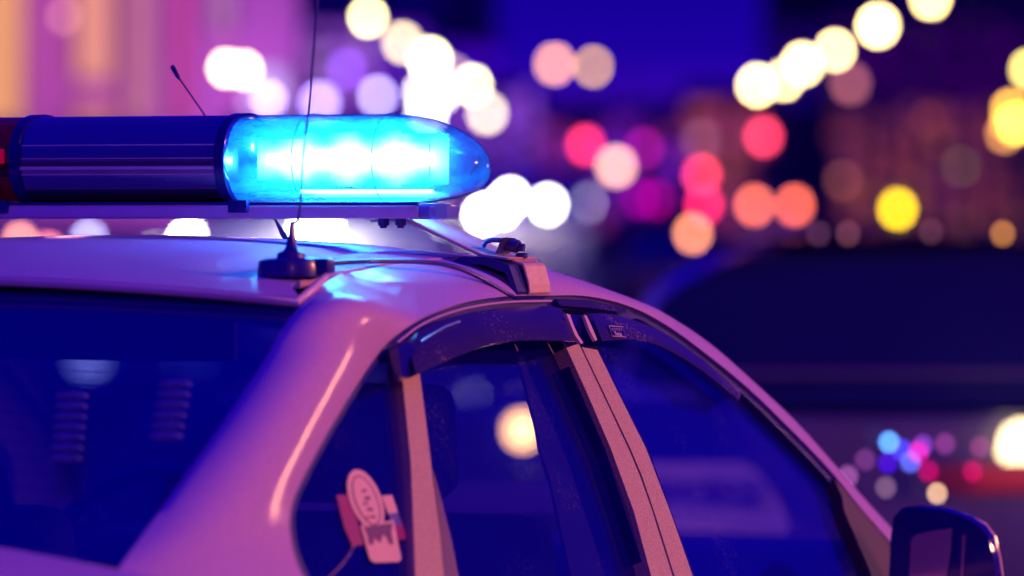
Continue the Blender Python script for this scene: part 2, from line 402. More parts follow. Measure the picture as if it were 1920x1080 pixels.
# divider and B pillar
side_patch('quarter_divider', [(752, 640), (764, 640), (787, 703), (800, 800), (812, 900), (825, 1000), (840, 1160), (782, 1160), (776, 1000), (770, 860), (755, 712)], -0.004, 0.02, M['trim'], CAR)
side_patch('window_channel', [(812, 880), (826, 930), (846, 1010), (866, 1110), (880, 1160), (841, 1160), (826, 1000)], -0.009, 0.012, M['channel'], CAR)
side_patch('pillar_trim', [(1062, 652), (1085, 644), (1110, 697), (1176, 836), (1199, 890), (1222, 955), (1261, 1080), (1288, 1160), (1245, 1160), (1221, 1080), (1189, 960), (1145, 840), (1100, 735)], 0.004, 0.02, M['trim'], CAR)
side_patch('pillar_trim', [(1091, 651), (1120, 656), (1160, 738), (1211, 840), (1257, 960), (1299, 1080), (1325, 1160), (1292, 1160), (1265, 1080), (1226, 957), (1203, 890), (1180, 836), (1112, 694)], 0.004, 0.02, M['trim'], CAR)
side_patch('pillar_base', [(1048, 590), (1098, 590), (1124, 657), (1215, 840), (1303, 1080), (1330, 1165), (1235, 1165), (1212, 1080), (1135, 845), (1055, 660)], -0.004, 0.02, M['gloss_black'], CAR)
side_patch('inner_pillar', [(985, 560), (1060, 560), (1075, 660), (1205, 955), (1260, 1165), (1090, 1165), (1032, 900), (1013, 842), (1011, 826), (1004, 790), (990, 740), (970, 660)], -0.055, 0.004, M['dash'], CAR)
side_patch('mirror_sail', [(1564, 897), (1600, 940), (1664, 1012), (1682, 1060), (1690, 1160), (1650, 1160), (1630, 1066), (1603, 1005), (1583, 958), (1578, 929)], 0.001, 0.02, M['dash2'], CAR)
# belt moulding
side_patch('belt_strip', [(1330, 1165), (1690, 1110), (1700, 1125), (1335, 1182)], 0.004, 0.02, M['rubber'], CAR)
# wind deflectors (smoked visors)
def visor(name, top, bot, bulge, mat, parent):
    T, B = catmull([Vector((*p, 0)) for p in top], 8), catmull([Vector((*p, 0)) for p in bot], 8)
    rows = []
    for k in range(9):
        t = k / 8; off = 0.004 + bulge * math.sin(min(1, t * 1.25) * math.pi / 2)
        rows.append([side(a.lerp(b, t), off * (0.35 + 0.65 * min(1, min(i, len(T) - 1 - i) / 3.0))) for i, (a, b) in enumerate(zip(T, B))])
    V, F = grid(rows); a, b, c = [V[i] for i in F[0][:3]]
    if (b - a).cross(c - a).dot(-IN_N) < 0: F = [f[::-1] for f in F]
    V, F = thick(V, F, IN_N * 0.0025); ob = smooth_angle(mesh(name, V, F, mat, parent), 40)
    smooth_angle(mesh(name, [mir(v) for v in V], [f[::-1] for f in F], mat, parent), 40); return ob
vis = visor('wind_deflector', [(750, 650), (790, 618), (850, 594), (920, 580), (985, 575), (1040, 575), (1062, 588)],
      [(770, 708), (800, 694), (850, 671), (905, 650), (965, 639), (1030, 638), (1088, 640)], 0.022, M['visor'], CAR)
side_patch('deflector_end', [(746, 648), (764, 640), (784, 662), (786, 700), (764, 709), (754, 706)], 0.020, 0.012, M['gloss_black'], CAR, step=14)
M['lip'] = pbr('acrylic_lip_and_highlight', (0.85, 0.62, 0.6), 0.15, coat=0.5)  # acrylic lips, also used for painted highlights on clips and mirror
for q in ([(1062, 588), (1069, 590), (1074, 606), (1084, 628), (1094, 643), (1089, 644), (1078, 628), (1068, 604)],):
    side_patch('deflector_lip', q, 0.022, 0.004, M['lip'], CAR, step=10)
M['led_glint'] = pbr('painted_led_glint', (0.25, 0.35, 0.95), 0.2)
tube('deflector_glint', [side(p, 0.016) for p in ((790, 640), (812, 626), (836, 612), (862, 602))], 0.0011, M['led_glint'], CAR, 6)  # thin blue tube painted as an LED reflection along the deflector
vis2 = visor('wind_deflector', [(1096, 588), (1130, 588), (1180, 598), (1240, 622), (1310, 668), (1390, 735)],
      [(1117, 640), (1150, 637), (1190, 637), (1240, 650), (1306, 688), (1386, 750)], 0.016, M['visor'], CAR)
side_patch('deflector_lip', [(1095, 590), (1100, 592), (1108, 608), (1120, 637), (1116, 639), (1105, 618)], 0.019, 0.004, M['lip'], CAR, step=10)
side_patch('deflector_mount', [(1042, 560), (1106, 563), (1175, 579), (1173, 587), (1108, 577), (1050, 573)], 0.003, 0.004, M['visor'], CAR, step=14)
# thin bright tubes drawn as glints on the visor clips
for a, b in (((1014, 617), (1024, 639)), ((1026, 641), (1038, 663)), ((965, 645), (971, 658))):
    tube('clip_glint', [side(a, 0.012), side(b, 0.004)], 0.0006, M['lip'], CAR, 5)
# maker's plate on the front visor: frame, five drops and lettering
M['plate_print'] = pbr('silver_print', (0.85, 0.7, 0.7), 0.35)
def flank_uv(o3, u, v):     # small plane lying on the flank
    return o3 + Vector((u, side_y(o3.x + u, o3.z + v, 0) - side_y(o3.x, o3.z, 0), v))
pl = side((1143, 612), 0.023)
plate = side_patch('maker_plate', [(1142, 611), (1168, 613), (1173, 632), (1148, 630)], 0.0215, 0.001, M['gloss_black'], CAR, step=12, both=False)
pv, pf = [], []
def addtube(pts, r):
    v_, f_ = tube_v(pts, r, 5); b_ = len(pv); pv.extend(v_); pf.extend([tuple(i + b_ for i in f) for f in f_])
fr = [(1142, 611), (1168, 613), (1173, 632), (1148, 630), (1142, 611)]
addtube([side(p, 0.0225) for p in fr], 0.0005)
for k in range(5):
    x = 1147.5 + k * 4.3; addtube([side((x, 615 + k * 0.2), 0.0228), side((x + 1.8, 619.5 + k * 0.2), 0.0228)], [0.0011, 0.0004])
def text_obj(name, body, size, mat, parent, extrude=0.0003):
    cu = bpy.data.curves.new(name, 'FONT'); cu.body = body; cu.size = size; cu.extrude = extrude; cu.align_x = 'CENTER'; cu.align_y = 'CENTER'; cu.resolution_u = 2
    tmp = bpy.data.objects.new(name, cu); COL.objects.link(tmp); dg = bpy.context.evaluated_depsgraph_get()
    me = bpy.data.meshes.new_from_object(tmp.evaluated_get(dg)); COL.objects.unlink(tmp); bpy.data.objects.remove(tmp)
    me.materials.clear(); o = link(name, me, mat, parent); return o
pr = mesh('plate_frame', pv, pf, M['plate_print'], CAR); pr.parent = plate
tx = text_obj('plate_lettering', 'Vorex', 0.0095, M['plate_print'], plate)
c0 = side((1159, 626), 0.0235); xd = (side((1169, 627), 0.0235) - side((1149, 625), 0.0235)).normalized(); nn = -IN_N; yd = nn.cross(xd).normalized()
# flank seen from the right: text runs forward (+x), up is +z
R4 = Matrix([[xd.x, yd.x, nn.x, c0.x], [xd.y, yd.y, nn.y, c0.y], [xd.z, yd.z, nn.z, c0.z], [0, 0, 0, 1]])
tx.data.transform(R4 if yd.z > 0 else R4)
# sticker on the quarter glass
STK = {}
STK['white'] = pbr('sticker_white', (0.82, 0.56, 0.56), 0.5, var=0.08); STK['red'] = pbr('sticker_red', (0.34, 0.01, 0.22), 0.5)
STK['blue'] = pbr('sticker_blue', (0.12, 0.10, 0.5), 0.5); STK['ink'] = pbr('sticker_ink', (0.22, 0.06, 0.28), 0.5, var=0.5, vscale=200)
stk = side_patch('sticker', [(631, 929), (650, 927), (664, 950), (676, 1000), (682, 1021), (661, 1025), (645, 985)], -0.0145, 0.0008, STK['red'], CAR, both=False)
def stpart(nm, q, o, m): 
    p = side_patch(nm, q, o, 0.0006, STK[m], CAR, both=False, step=16); p.parent = stk
stpart('flag_white', [(716, 930), (735, 928), (746, 961), (728, 963)], -0.0145, 'white')
stpart('flag_blue', [(728, 963), (746, 961), (755, 984), (737, 985)], -0.0145, 'blue')
stpart('flag_red', [(737, 985), (755, 984), (762, 1011), (747, 1012)], -0.0145, 'red')
def ell(cx, cy, a, b, rot, n=28):
    return [(cx + a * math.cos(w) * math.cos(rot) - b * math.sin(w) * math.sin(rot), cy + a * math.cos(w) * math.sin(rot) + b * math.sin(w) * math.cos(rot)) for w in [2 * math.pi * k / n for k in range(n)]]
stpart('badge_body', [(676, 985), (738, 975), (744, 1005), (753, 1048), (748, 1053), (702, 1055), (694, 1049)], -0.0137, 'white')
stpart('badge_oval', ell(686, 937, 60, 29, math.radians(68)), -0.0132, 'white')
stpart('badge_ring', ell(687, 938, 50, 21, math.radians(68)), -0.0127, 'ink')
stpart('badge_field', ell(687, 938, 47, 18.5, math.radians(68)), -0.0122, 'white')
for (a, b) in (((683, 920), 5), ((689, 934), 6.5), ((686, 944), 5), ((694, 955), 6), ((700, 969), 5), ((690, 970), 4)):
    stpart('badge_figure', ell(a[0], a[1], b, b * 0.55, math.radians(30 + a[0])), -0.0118, 'ink')
stpart('badge_emblem', [(683, 988), (736, 980), (734, 1000), (738, 1020), (732, 1021), (724, 1004), (717, 1003), (715, 1016), (708, 1014), (704, 1004), (700, 1021), (693, 1020), (690, 1003)], -0.0128, 'ink')
tube('sticker_wire', [side(p, -0.012) for p in [(664, 1022), (655, 1040), (640, 1060), (622, 1078), (600, 1095)]], 0.0007, M['trim'], CAR, 5)
# lower body
def sec_side(x):
    zb = 0.985 - 0.01 * (x + 1) if x < 1.0 else 0.965 - 0.10 * (x - 1.0)
    if x < -0.7: zb += 0.10 * min(1, (-0.7 - x) / 0.3)
    if x < -1.2: zb = 1.089 - 0.03 * (-1.2 - x)
    k = 1.0
    if x > 1.2: k = 1 - 0.16 * ((x - 1.2) / 1.1) ** 2
    if x < -1.2: k = 1 - 0.14 * ((-1.2 - x) / 0.75) ** 2
    yb = abs(side_y(max(-1.0, min(1.0, x)), min(zb, 1.04)))
    return [(-(yb - 0.002) * k, zb), (-(yb + 0.022) * k, zb - 0.05), (-(yb + 0.05) * k, zb - 0.16), (-(0.835) * k, 0.66), (-0.845 * k, 0.48), (-0.82 * k, 0.30), (-0.78 * k, 0.22)]
xs = list(np.linspace(-1.95, 2.28, 44))
WX = [(-1.28, 0.33), (1.42, 0.33)]
rows = []
for x in xs:
    s = sec_side(x); r = [Vector((x, y, z)) for y, z in s]; rows.append(r)
V, F = grid(rows)
F2 = []
for f in F:
    c = sum((V[i] for i in f), Vector()) / 4
    if any((c.x - wx) ** 2 + (c.z - 0.30) ** 2 < wr ** 2 for wx, wr in WX): continue
    F2.append(f)
V, F = thick(V, F2, (0, 0.01, 0))
for s_ in (1, -1): smooth_angle(mesh('body_side', V if s_ == 1 else [mir(v) for v in V], F if s_ == 1 else [f[::-1] for f in F], M['paint'], CAR), 40)
def deck(name, x0, x1, inset, bowz, mat):
    rows = []
    for x in np.linspace(x0, x1, 14):
        y0, z0 = sec_side(x)[0]
        rows.append([Vector((x, -y0 * v, z0 + bowz * (1 - v * v) + 0.004)) for v in np.linspace(-1, 1, 15)])
    V, F = grid(rows, flip=True); V, F = thick(V, F, (0, 0, -0.01)); smooth_angle(mesh(name, V, F, mat, CAR), 45)
deck('boot_lid', -1.95, -1.235, 0, 0.062, M['paint']); deck('bonnet', 1.22, 2.28, 0, 0.05, M['paint'])
for nm, x, x2 in (('rear_bumper', -1.95, -2.06), ('front_bumper', 2.28, 2.40)):
    s = sec_side(x); rows = []
    for y, z in s[:] : rows.append([Vector((x + (x2 - x) * (1 - v ** 4) * (1.0 if z < 0.7 else 0.25), -y * v, z)) for v in np.linspace(-1, 1, 15)])
    V, F = grid(rows); V, F = thick(V, F, (0.01 if x < 0 else -0.01, 0, 0)); smooth_angle(mesh(nm, V, F, M['paint'], CAR), 45)
M['tail'] = pbr('tail_lamp_red', (0.4, 0.01, 0.03), 0.15, coat=1)
M['head'] = pbr('head_lamp_lens', (0.6, 0.6, 0.65), 0.1, coat=1)
for s_ in (1, -1):
    box('tail_lamp', (-2.01, s_ * 0.62 - 0.13, 0.80), (-1.95, s_ * 0.62 + 0.13, 0.96), M['tail'], CAR, 0.02)
    box('headlamp', (2.26, s_ * 0.58 - 0.15, 0.62), (2.36, s_ * 0.58 + 0.15, 0.76), M['head'], CAR, 0.03)
box('number_plate', (-2.075, -0.26, 0.56), (-2.06, 0.26, 0.67), M['marking'], CAR, 0.004)
box('floor_pan', (-1.9, -0.76, 0.20), (2.2, 0.76, 0.26), M['dash'], CAR, 0.02)
for wx, _ in WX:
    for s_ in (1, -1):
        w = thing('wheel', (0, 0, 0), '', ''); del w['label']; del w['category']; w.parent = CAR
        V, F = [], []
        prof = [(0.20, 0.085), (0.27, 0.095), (0.295, 0.08), (0.30, 0.0), (0.295, -0.08), (0.27, -0.095), (0.20, -0.085)]
        n = 28
        for k in range(n):
            a = 2 * math.pi * k / n
            for r_, y_ in prof: V.append(Vector((wx + r_ * math.cos(a), s_ * 0.73 + y_, 0.30 + r_ * math.sin(a))))
        for k in range(n):
            for j in range(len(prof) - 1): F.append((k * 7 + j, k * 7 + j + 1, ((k + 1) % n) * 7 + j + 1, ((k + 1) % n) * 7 + j))
        smooth_angle(mesh('tyre', V, F, M['tyre'], w), 60)
        cyl('rim', (wx, s_ * 0.73 - 0.06, 0.30), (wx, s_ * 0.73 + 0.06, 0.30), 0.205, M['rim'], w, 24)
# door mirror
MX = 0.86
def mp(px, py, x=MX): return axis_hit((px, py), 0, x)
mo = [(1668, 1160), (1667, 1080), (1670, 1010), (1675, 970), (1690, 954), (1720, 951), (1768, 956), (1809, 969), (1838, 987), (1853, 1008), (1862, 1045), (1868, 1085), (1866, 1160)]
cen = mp(1765, 1070)
hv = []
lay = [(0.0, 0.93), (0.0, 1.0), (0.02, 1.02), (0.05, 0.97), (0.085, 0.8), (0.11, 0.5), (0.12, 0.1)]
rows = []
for dx, sc in lay: rows.append([Vector((MX + dx, cen.y + (q.y - cen.y) * sc, cen.z + (q.z - cen.z) * sc)) for q in [mp(*p) for p in mo + [(1800, 1215), (1720, 1215)]]])
rows = [r + [r[0]] for r in rows]
V, F = grid(rows); nb = len(rows[0])
mh = mesh('door_mirror', V, F, M['gloss_black'], CAR); smooth_angle(mh, 60)
def xpatch(nm, poly, x, th, mat, parent):
    vs, fs = poly_patch(poly, 20); V = [mp(v[0], v[1], x) for v in vs]; a, b, c = [V[i] for i in fs[0]]
    if (b - a).cross(c - a).x > 0: fs = [f[::-1] for f in fs]
    V, F = thick(V, fs, (th, 0, 0)); return mesh(nm, V, F, mat, parent)
xpatch('mirror_bezel', [(1671, 1160), (1671, 1080), (1674, 1010), (1679, 975), (1693, 959), (1720, 956), (1767, 961), (1805, 973), (1833, 991), (1848, 1011), (1857, 1045), (1862, 1085), (1860, 1160)], MX - 0.001, 0.012, M['gloss_black'], mh)
xpatch('mirror_glass', [(1702, 1150), (1705, 1080), (1708, 1012), (1716, 1003), (1745, 996), (1785, 990), (1783, 1030), (1776, 1075), (1770, 1150)], MX - 0.004, 0.003, M['mirror'], mh)
xpatch('mirror_glass', [(1800, 1130), (1802, 1060), (1804, 1004), (1811, 1003), (1807, 1060), (1804, 1130)], MX - 0.004, 0.003, M['mirror'], mh)
tube('mirror_edge_highlight', [mp(*p, MX + 0.03) for p in [(1772, 955), (1812, 967), (1846, 985), (1862, 1008), (1871, 1045), (1876, 1085), (1874, 1150)]], [0.001, 0.003, 0.0045, 0.005, 0.005, 0.005, 0.005], M['lip'], mh, 8)  # pale strip painted where the housing's outer edge catches light
box('mirror_stalk', (MX + 0.0, -0.80, 0.90), (MX + 0.06, -0.70, 0.95), M['gloss_black'], mh, 0.01)
for ch in [mh] + list(mh.children):
    pass
# left mirror, simple twin
lm = link('door_mirror', mh.data.copy(), None, CAR); lm.data.transform(Matrix.Scale(-1, 4, (0, 1, 0))); lm.data.flip_normals()
# interior
def rbox(nm, c, s, b, mat, tilt=0, parent=CAR):
    return box(nm, (c[0] - s[0] / 2, c[1] - s[1] / 2, c[2] - s[2] / 2), (c[0] + s[0] / 2, c[1] + s[1] / 2, c[2] + s[2] / 2), mat, parent, b, 3, rot=Matrix.Rotation(tilt, 4, 'Y'))
for sy in (-0.34, 0.34):
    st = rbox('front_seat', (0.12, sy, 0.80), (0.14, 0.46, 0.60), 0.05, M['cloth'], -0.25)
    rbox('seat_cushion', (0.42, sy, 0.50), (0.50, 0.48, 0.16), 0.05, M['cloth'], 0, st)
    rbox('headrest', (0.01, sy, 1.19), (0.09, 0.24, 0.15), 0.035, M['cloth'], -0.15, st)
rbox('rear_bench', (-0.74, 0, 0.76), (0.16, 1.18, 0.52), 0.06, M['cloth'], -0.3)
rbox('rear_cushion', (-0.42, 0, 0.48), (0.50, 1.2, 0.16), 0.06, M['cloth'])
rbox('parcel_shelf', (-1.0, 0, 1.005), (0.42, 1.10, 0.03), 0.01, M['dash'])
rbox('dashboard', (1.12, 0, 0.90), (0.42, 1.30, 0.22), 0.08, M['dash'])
sw = bpy.data.meshes.new('steering_wheel'); bm = bmesh.new()
pts = [Vector((0.80 + 0.05 * math.sin(a) * 1.0, 0.34 + 0.185 * math.cos(a), 0.93 + 0.18 * math.sin(a))) for a in [2 * math.pi * k / 28 for k in range(29)]]
V, F = tube_v(pts, 0.014, 8, False); swo = mesh('steering_wheel', V, F, M['gloss_black'], CAR, True)
rbox('wheel_hub', (0.81, 0.34, 0.92), (0.05, 0.16, 0.12), 0.02, M['dash'], 0, swo)
for a in (0.1, math.pi - 0.1): tube('wheel_spoke', [(0.81, 0.34, 0.92), (0.80, 0.34 + 0.18 * math.cos(a), 0.92 + 0.02)], 0.012, M['dash'], swo)
# headliner keeps the cabin dark from above
rows = []
for X in np.linspace(-0.60, 0.42, 12): rows.append([Vector((X, y, roof_z(X, y) - 0.03)) for y in np.linspace(-0.50, 0.50, 11)])
V, F = grid(rows); V, F = thick(V, F, (0, 0, -0.008)); mesh('headliner', V, F, M['dash'], CAR, True)
for sy in (-0.25, 0.25): rbox('sun_visor', (0.45, sy, 1.318), (0.012, 0.42, 0.075), 0.005, M['dash'], 0)
# two stacks of pale bars shaped as light reflected in the heater wires
M['reflection_bar'] = pbr('painted_wire_reflection', (0.20, 0.20, 0.62), 0.9, var=0.3, vscale=150, spec=0.0)
for cx, cy0, n_, dx in ((133, 741, 7, -2.0), (327, 719, 6, -3.5)):
    for k in range(n_):
        cxk, cyk = cx + dx * k, cy0 + k * 19.5
        a_, b_ = axis_hit((cxk - 28 + 3 * k * 0, cyk), 0, -0.93 - 0.02 * k), axis_hit((cxk + 30, cyk + 3), 0, -0.93 - 0.02 * k)
        mid = (a_ + b_) / 2; hw_ = (b_ - a_).length / 2
        ball('wire_reflection', mid, 1.0, M['reflection_bar'], CAR, 14, (0.004, hw_ * 1.1, 0.0046))

# ------------------------------------------------------------------ light bar
YB = -0.034; ZB = 1.550; HA, HZ = 0.075, 0.058
BAR = thing('light_bar', (0, YB, 1.4755), 'long rounded light bar with lit blue dome and grey centre cover on the silver car', 'light bar')
def sect(a, hz, zc, y, n=40, ridge=False, e=2.3):
    r = []
    for k in range(n):
        w = 2 * math.pi * k / n; c, s_ = math.cos(w), math.sin(w)
        x = math.copysign(abs(c) ** (2 / e), c) * a; z = math.copysign(abs(s_) ** (2 / e), s_) * hz
        if z < -hz * 0.93: z = -hz * 0.93
        r.append(Vector((x, y, zc + z)))
    return r
def loft_y(name, secs, mat, parent, cap=True):
    rows = [s + [s[0]] for s in secs]; V, F = grid(rows, flip=True)
    if cap:
        n = len(rows[0]); F.append(tuple(range(n - 1))); F.append(tuple((len(rows) - 1) * n + k for k in range(n - 1))[::-1])
    ob = mesh(name, V, F, mat, parent)
    bm = bmesh.new(); bm.from_mesh(ob.data); bmesh.ops.remove_doubles(bm, verts=bm.verts, dist=1e-5); bmesh.ops.recalc_face_normals(bm, faces=bm.faces); bm.to_mesh(ob.data); bm.free()
    return smooth_angle(ob, 40)
M['cover'] = pbr('polished_grey_cover', (0.34, 0.24, 0.40), 0.14, metal=0.9, coat=0.25, var=0.1, vscale=20, rvar=0.05)
# centre cover with ridges drawn as pale highlight tubes
def cover_sec(y, g=0.0):
    r = []; n = 96
    for k in range(n):
        w = 2 * math.pi * k / n; c, s_ = math.cos(w), math.sin(w); e_ = 2.4
        x = math.copysign(abs(c) ** (2 / e_), c) * (HA + g); z = math.copysign(abs(s_) ** (2 / e_), s_) * (HZ + g)
        zz = 9.0
        zz0 = z / HZ; bump = 0.0022 * math.exp(-((zz - 0.33) / 0.035) ** 2) + 0.0012 * math.exp(-((zz - 0.16) / 0.03) ** 2) + 0.0040 * math.exp(-((zz + 0.09) / 0.045) ** 2)
        if zz < -0.09: bump += 0.0026
        x *= 1 + bump / HA
        if z < -HZ * 0.95: z = -HZ * 0.95
        r.append(Vector((x, y, ZB + z)))
    return r
M['rib'] = pbr('painted_rib_highlight', (0.95, 0.80, 0.76), 0.3, coat=0.5)
def cover_x(z, g=0.0): return -(HA + g) * max(0, 1 - (abs(z - ZB) / (HZ + g)) ** 2.4) ** (1 / 2.4)
for py_, r_ in ((272, 0.0008), (297, 0.0006), (315, 0.0026), (327, 0.0008)):
    z_ = 1.4653 + (425 - py_) / 1466.0
    tube('rib_highlight', [(cover_x(z_) - 0.0006, YB + y_, z_) for y_ in (-0.139, 0.139)], r_, M['rib'], BAR, 8)  # pale tubes stand in for highlights along the cover's ridges
loft_y('centre_cover', [cover_sec(YB + y) for y in np.linspace(-0.140, 0.140, 9)], M['cover'], BAR)
for s_ in (1, -1):
    y0 = YB + s_ * 0.142
    loft_y('end_ring', [sect(HA + 0.001, HZ + 0.0, ZB, y0 - s_ * 0.006), sect(HA + 0.006, HZ + 0.003, ZB, y0 - s_ * 0.003), sect(HA + 0.006, HZ + 0.003, ZB, y0 + s_ * 0.010), sect(HA + 0.001, HZ, ZB, y0 + s_ * 0.013)], M['gloss_black'], BAR)
def dome_mat(name, tint, dcol, dw, tw):
    m, t, out = nodes(name); L = t.links
    tr = t.nodes.new('ShaderNodeBsdfTransparent'); tr.inputs[0].default_value = (*tint, 1)
    tl = t.nodes.new('ShaderNodeBsdfTranslucent'); tl.inputs[0].default_value = (*dcol, 1)
    df = t.nodes.new('ShaderNodeBsdfDiffuse'); df.inputs[0].default_value = (*dcol, 1)
    gl = t.nodes.new('ShaderNodeBsdfGlossy'); gl.inputs['Roughness'].default_value = 0.06
    fr = schlick(t, 0.034)
    a = t.nodes.new('ShaderNodeMixShader'); L.new(tl.outputs[0], a.inputs[1]); L.new(df.outputs[0], a.inputs[2]); a.inputs[0].default_value = dw
    n = noise(t, 34, 4, coord='Object', stretch=(1, 0.35, 1)); mr = t.nodes.new('ShaderNodeMapRange'); mr.inputs['From Min'].default_value = 0.3; mr.inputs['From Max'].default_value = 0.7
    mr.inputs['To Min'].default_value = tw * 0.35; mr.inputs['To Max'].default_value = tw * 1.7; L.new(n.outputs['Fac'], mr.inputs['Value'])
    b = t.nodes.new('ShaderNodeMixShader'); L.new(mr.outputs[0], b.inputs[0]); L.new(tr.outputs[0], b.inputs[1]); L.new(a.outputs[0], b.inputs[2])
    c = t.nodes.new('ShaderNodeMixShader'); L.new(fr.outputs[0], c.inputs[0]); L.new(b.outputs[0], c.inputs[1]); L.new(gl.outputs[0], c.inputs[2])
    L.new(c.outputs[0], out.inputs[0]); return m
M['blue_dome'] = dome_mat('blue_lamp_dome', (0.62, 0.72, 0.98), (0.03, 0.42, 1.0), 0.25, 0.30)
M['red_dome'] = dome_mat('dark_red_lamp_dome', (0.35, 0.01, 0.12), (0.16, 0.0, 0.10), 0.5, 0.35)
def dome(s_, mat):
    secs = []; L1, L2 = 0.155, 0.482
    ys = list(np.linspace(L1, 0.345, 6)) + [0.345 + (L2 - 0.345) * math.sin(t * math.pi / 2) for t in np.linspace(0.08, 0.9999, 18)]
    for y in ys:
        u = max(0, (y - 0.345) / (L2 - 0.345)); k = max(0.0004, (1 - u ** 2.3)) ** 0.5
        zc = ZB - 0.012 * u ** 2
        secs.append(sect(HA * k, HZ * k, zc, YB - s_ * y))
    d = loft_y('blue_dome' if s_ == 1 else 'red_dome', secs, mat, BAR, cap=False)
    return d
dR = dome(1, M['blue_dome']); dL = dome(-1, M['red_dome'])
# moulded seams on the dome
for yy in (0.245, 0.355):
    k = 1.0; ring = sect(HA * k + 0.0008, HZ * k + 0.0008, ZB, YB - yy, 40); tube('dome_seam', ring + [ring[0]], 0.0009, M['blue_dome'], dR, 5)
# LED modules and reflectors inside the blue end
def led_mat():
    m, t, out = nodes('blue_white_led'); L = t.links; em = t.nodes.new('ShaderNodeEmission'); em.inputs[0].default_value = (0.035, 0.42, 1.0, 1)
    c = t.nodes.new('ShaderNodeTexCoord'); sx = t.nodes.new('ShaderNodeSeparateXYZ'); L.new(c.outputs['Object'], sx.inputs[0])
    def mth(op, a, b=None, c_=None):
        n = t.nodes.new('ShaderNodeMath'); n.operation = op
        for i, v in enumerate((a, b, c_)):
            if v is None: continue
            if hasattr(v, 'links'): L.new(v, n.inputs[i])
            else: n.inputs[i].default_value = v
        return n.outputs[0]
    wv = mth('SINE', mth('MULTIPLY_ADD', sx.outputs['Y'], 2 * math.pi / 0.068, 4.71 + 0.2 * 2 * math.pi / 0.068))
    w = mth('MULTIPLY_ADD', wv, 0.0034, 0.0165)
    nz = noise(t, 90, 3); w = mth('MULTIPLY_ADD', mth('SUBTRACT', nz.outputs['Fac'], 0.5), 0.006, w)
    q = mth('DIVIDE', mth('SUBTRACT', sx.outputs['Z'], ZB - 1.4755), w)
    ye = mth('EXPONENT', mth('MULTIPLY', mth('POWER', mth('ABSOLUTE', mth('DIVIDE', mth('ADD', sx.outputs['Y'], 0.306), 0.117)), 6.0), -1.0))
    st = mth('MULTIPLY', mth('EXPONENT', mth('MULTIPLY', mth('MULTIPLY', q, q), -1.0)), 170.0)
    st = mth('MULTIPLY', st, ye); L.new(st, em.inputs[1]); L.new(em.outputs[0], out.inputs[0]); m.cycles.emission_sampling = 'FRONT'; return m
M['led'] = led_mat()
M['led_hot'] = emit('led_core', (0.55, 0.95, 1.0), 60.0, True)
M['reflector'] = pbr('lamp_reflector', (0.55, 0.75, 0.95), 0.25, metal=0.3, var=0.2, vscale=60)
LX = -0.028
for k, yy in enumerate((0.208, 0.274, 0.340, 0.404)):
    y = YB - yy; hz_ = (0.026, 0.034, 0.036, 0.032)[k]; zc = ZB + 0.0005
    mod = box('lamp_module', (LX + 0.012, y - 0.025, zc - 0.030), (LX + 0.035, y + 0.025, zc + 0.030), M['reflector'], BAR, 0.002)
    box('led_panel', (LX, y - 0.0325, zc - hz_), (LX + 0.010, y + 0.0325, zc + hz_), M['led'], mod, 0.002)
    for q in (-0.011, 0.011): box('led_core', (LX - 0.004, y + q - 0.006, zc - 0.007), (LX, y + q + 0.006, zc + 0.007), M['led_hot'], mod, 0.001)
box('lamp_tray', (0.0, YB - 0.43, ZB - 0.048), (0.055, YB - 0.16, ZB - 0.040), M['reflector'], BAR, 0.003)
M['down_glow'] = emit('added_down_light', (0.05, 0.45, 1.0), 110.0, True)
box('added_down_light', (-0.038, YB - 0.41, ZB - 0.042), (-0.006, YB - 0.24, ZB - 0.038), M['down_glow'], BAR, 0.001)  # added glowing strip that throws the cyan spill onto the roof
tube('lamp_end_frame', [(-0.03, YB - 0.415, ZB - 0.025), (-0.03, YB - 0.415, ZB + 0.022)], 0.0009, M['reflector'], BAR)
M['led_red'] = emit('weak_red_led', (1.0, 0.0, 0.22), 1.5)
for k, yy in enumerate((0.205, 0.30)):
    mod = box('lamp_module', (-0.03, YB + yy - 0.03, ZB - 0.02), (0.02, YB + yy + 0.03, ZB + 0.02), M['dsteel'], BAR, 0.003)
    box('led_panel', (-0.036, YB + yy - 0.022, ZB - 0.003), (-0.030, YB + yy + 0.022, ZB + 0.016), M['led_red'], mod, 0.002)
# base rail, clips, end cap
RE = YB - axis_hit((780, 400), 0, -0.07).y; RC = YB - axis_hit((851, 400), 0, -0.05).y
box('base_rail', (-0.070, YB - RE, 1.4755), (-0.030, YB + RE, 1.4925), M['rail'], BAR, 0.005, 3)
box('under_tray', (-0.0298, YB - 0.15, 1.478), (0.068, YB + 0.15, 1.4925), M['dsteel'], BAR, 0.003)
box('rail_gasket', (-0.066, YB - RE, 1.4927), (-0.040, YB + RE, 1.4965), M['rubber'], BAR, 0.001)
M['endcap'] = glass('clear_end_cap', (0.55, 0.5, 0.9), (0.25, 0.25, 0.75), 0.45, rough=0.1)
for s_ in (1, -1):
    ya, yb_ = sorted((YB - s_ * (RE + 0.002), YB - s_ * RC))
    ec = box('end_cap', (-0.070, ya, 1.4745), (-0.030, yb_, 1.4945), M['endcap'], BAR, 0.005, 3)
    box('cap_rib', (-0.073, (ya + yb_) / 2 - 0.004, 1.477), (-0.0702, (ya + yb_) / 2 + 0.003, 1.491), M['reflector'], ec, 0.001)
    yc = YB - s_ * 0.170
    box('cover_clip', (-0.077, yc - 0.013, 1.483), (-0.066, yc + 0.013, 1.499), M['rubber'], BAR, 0.001)
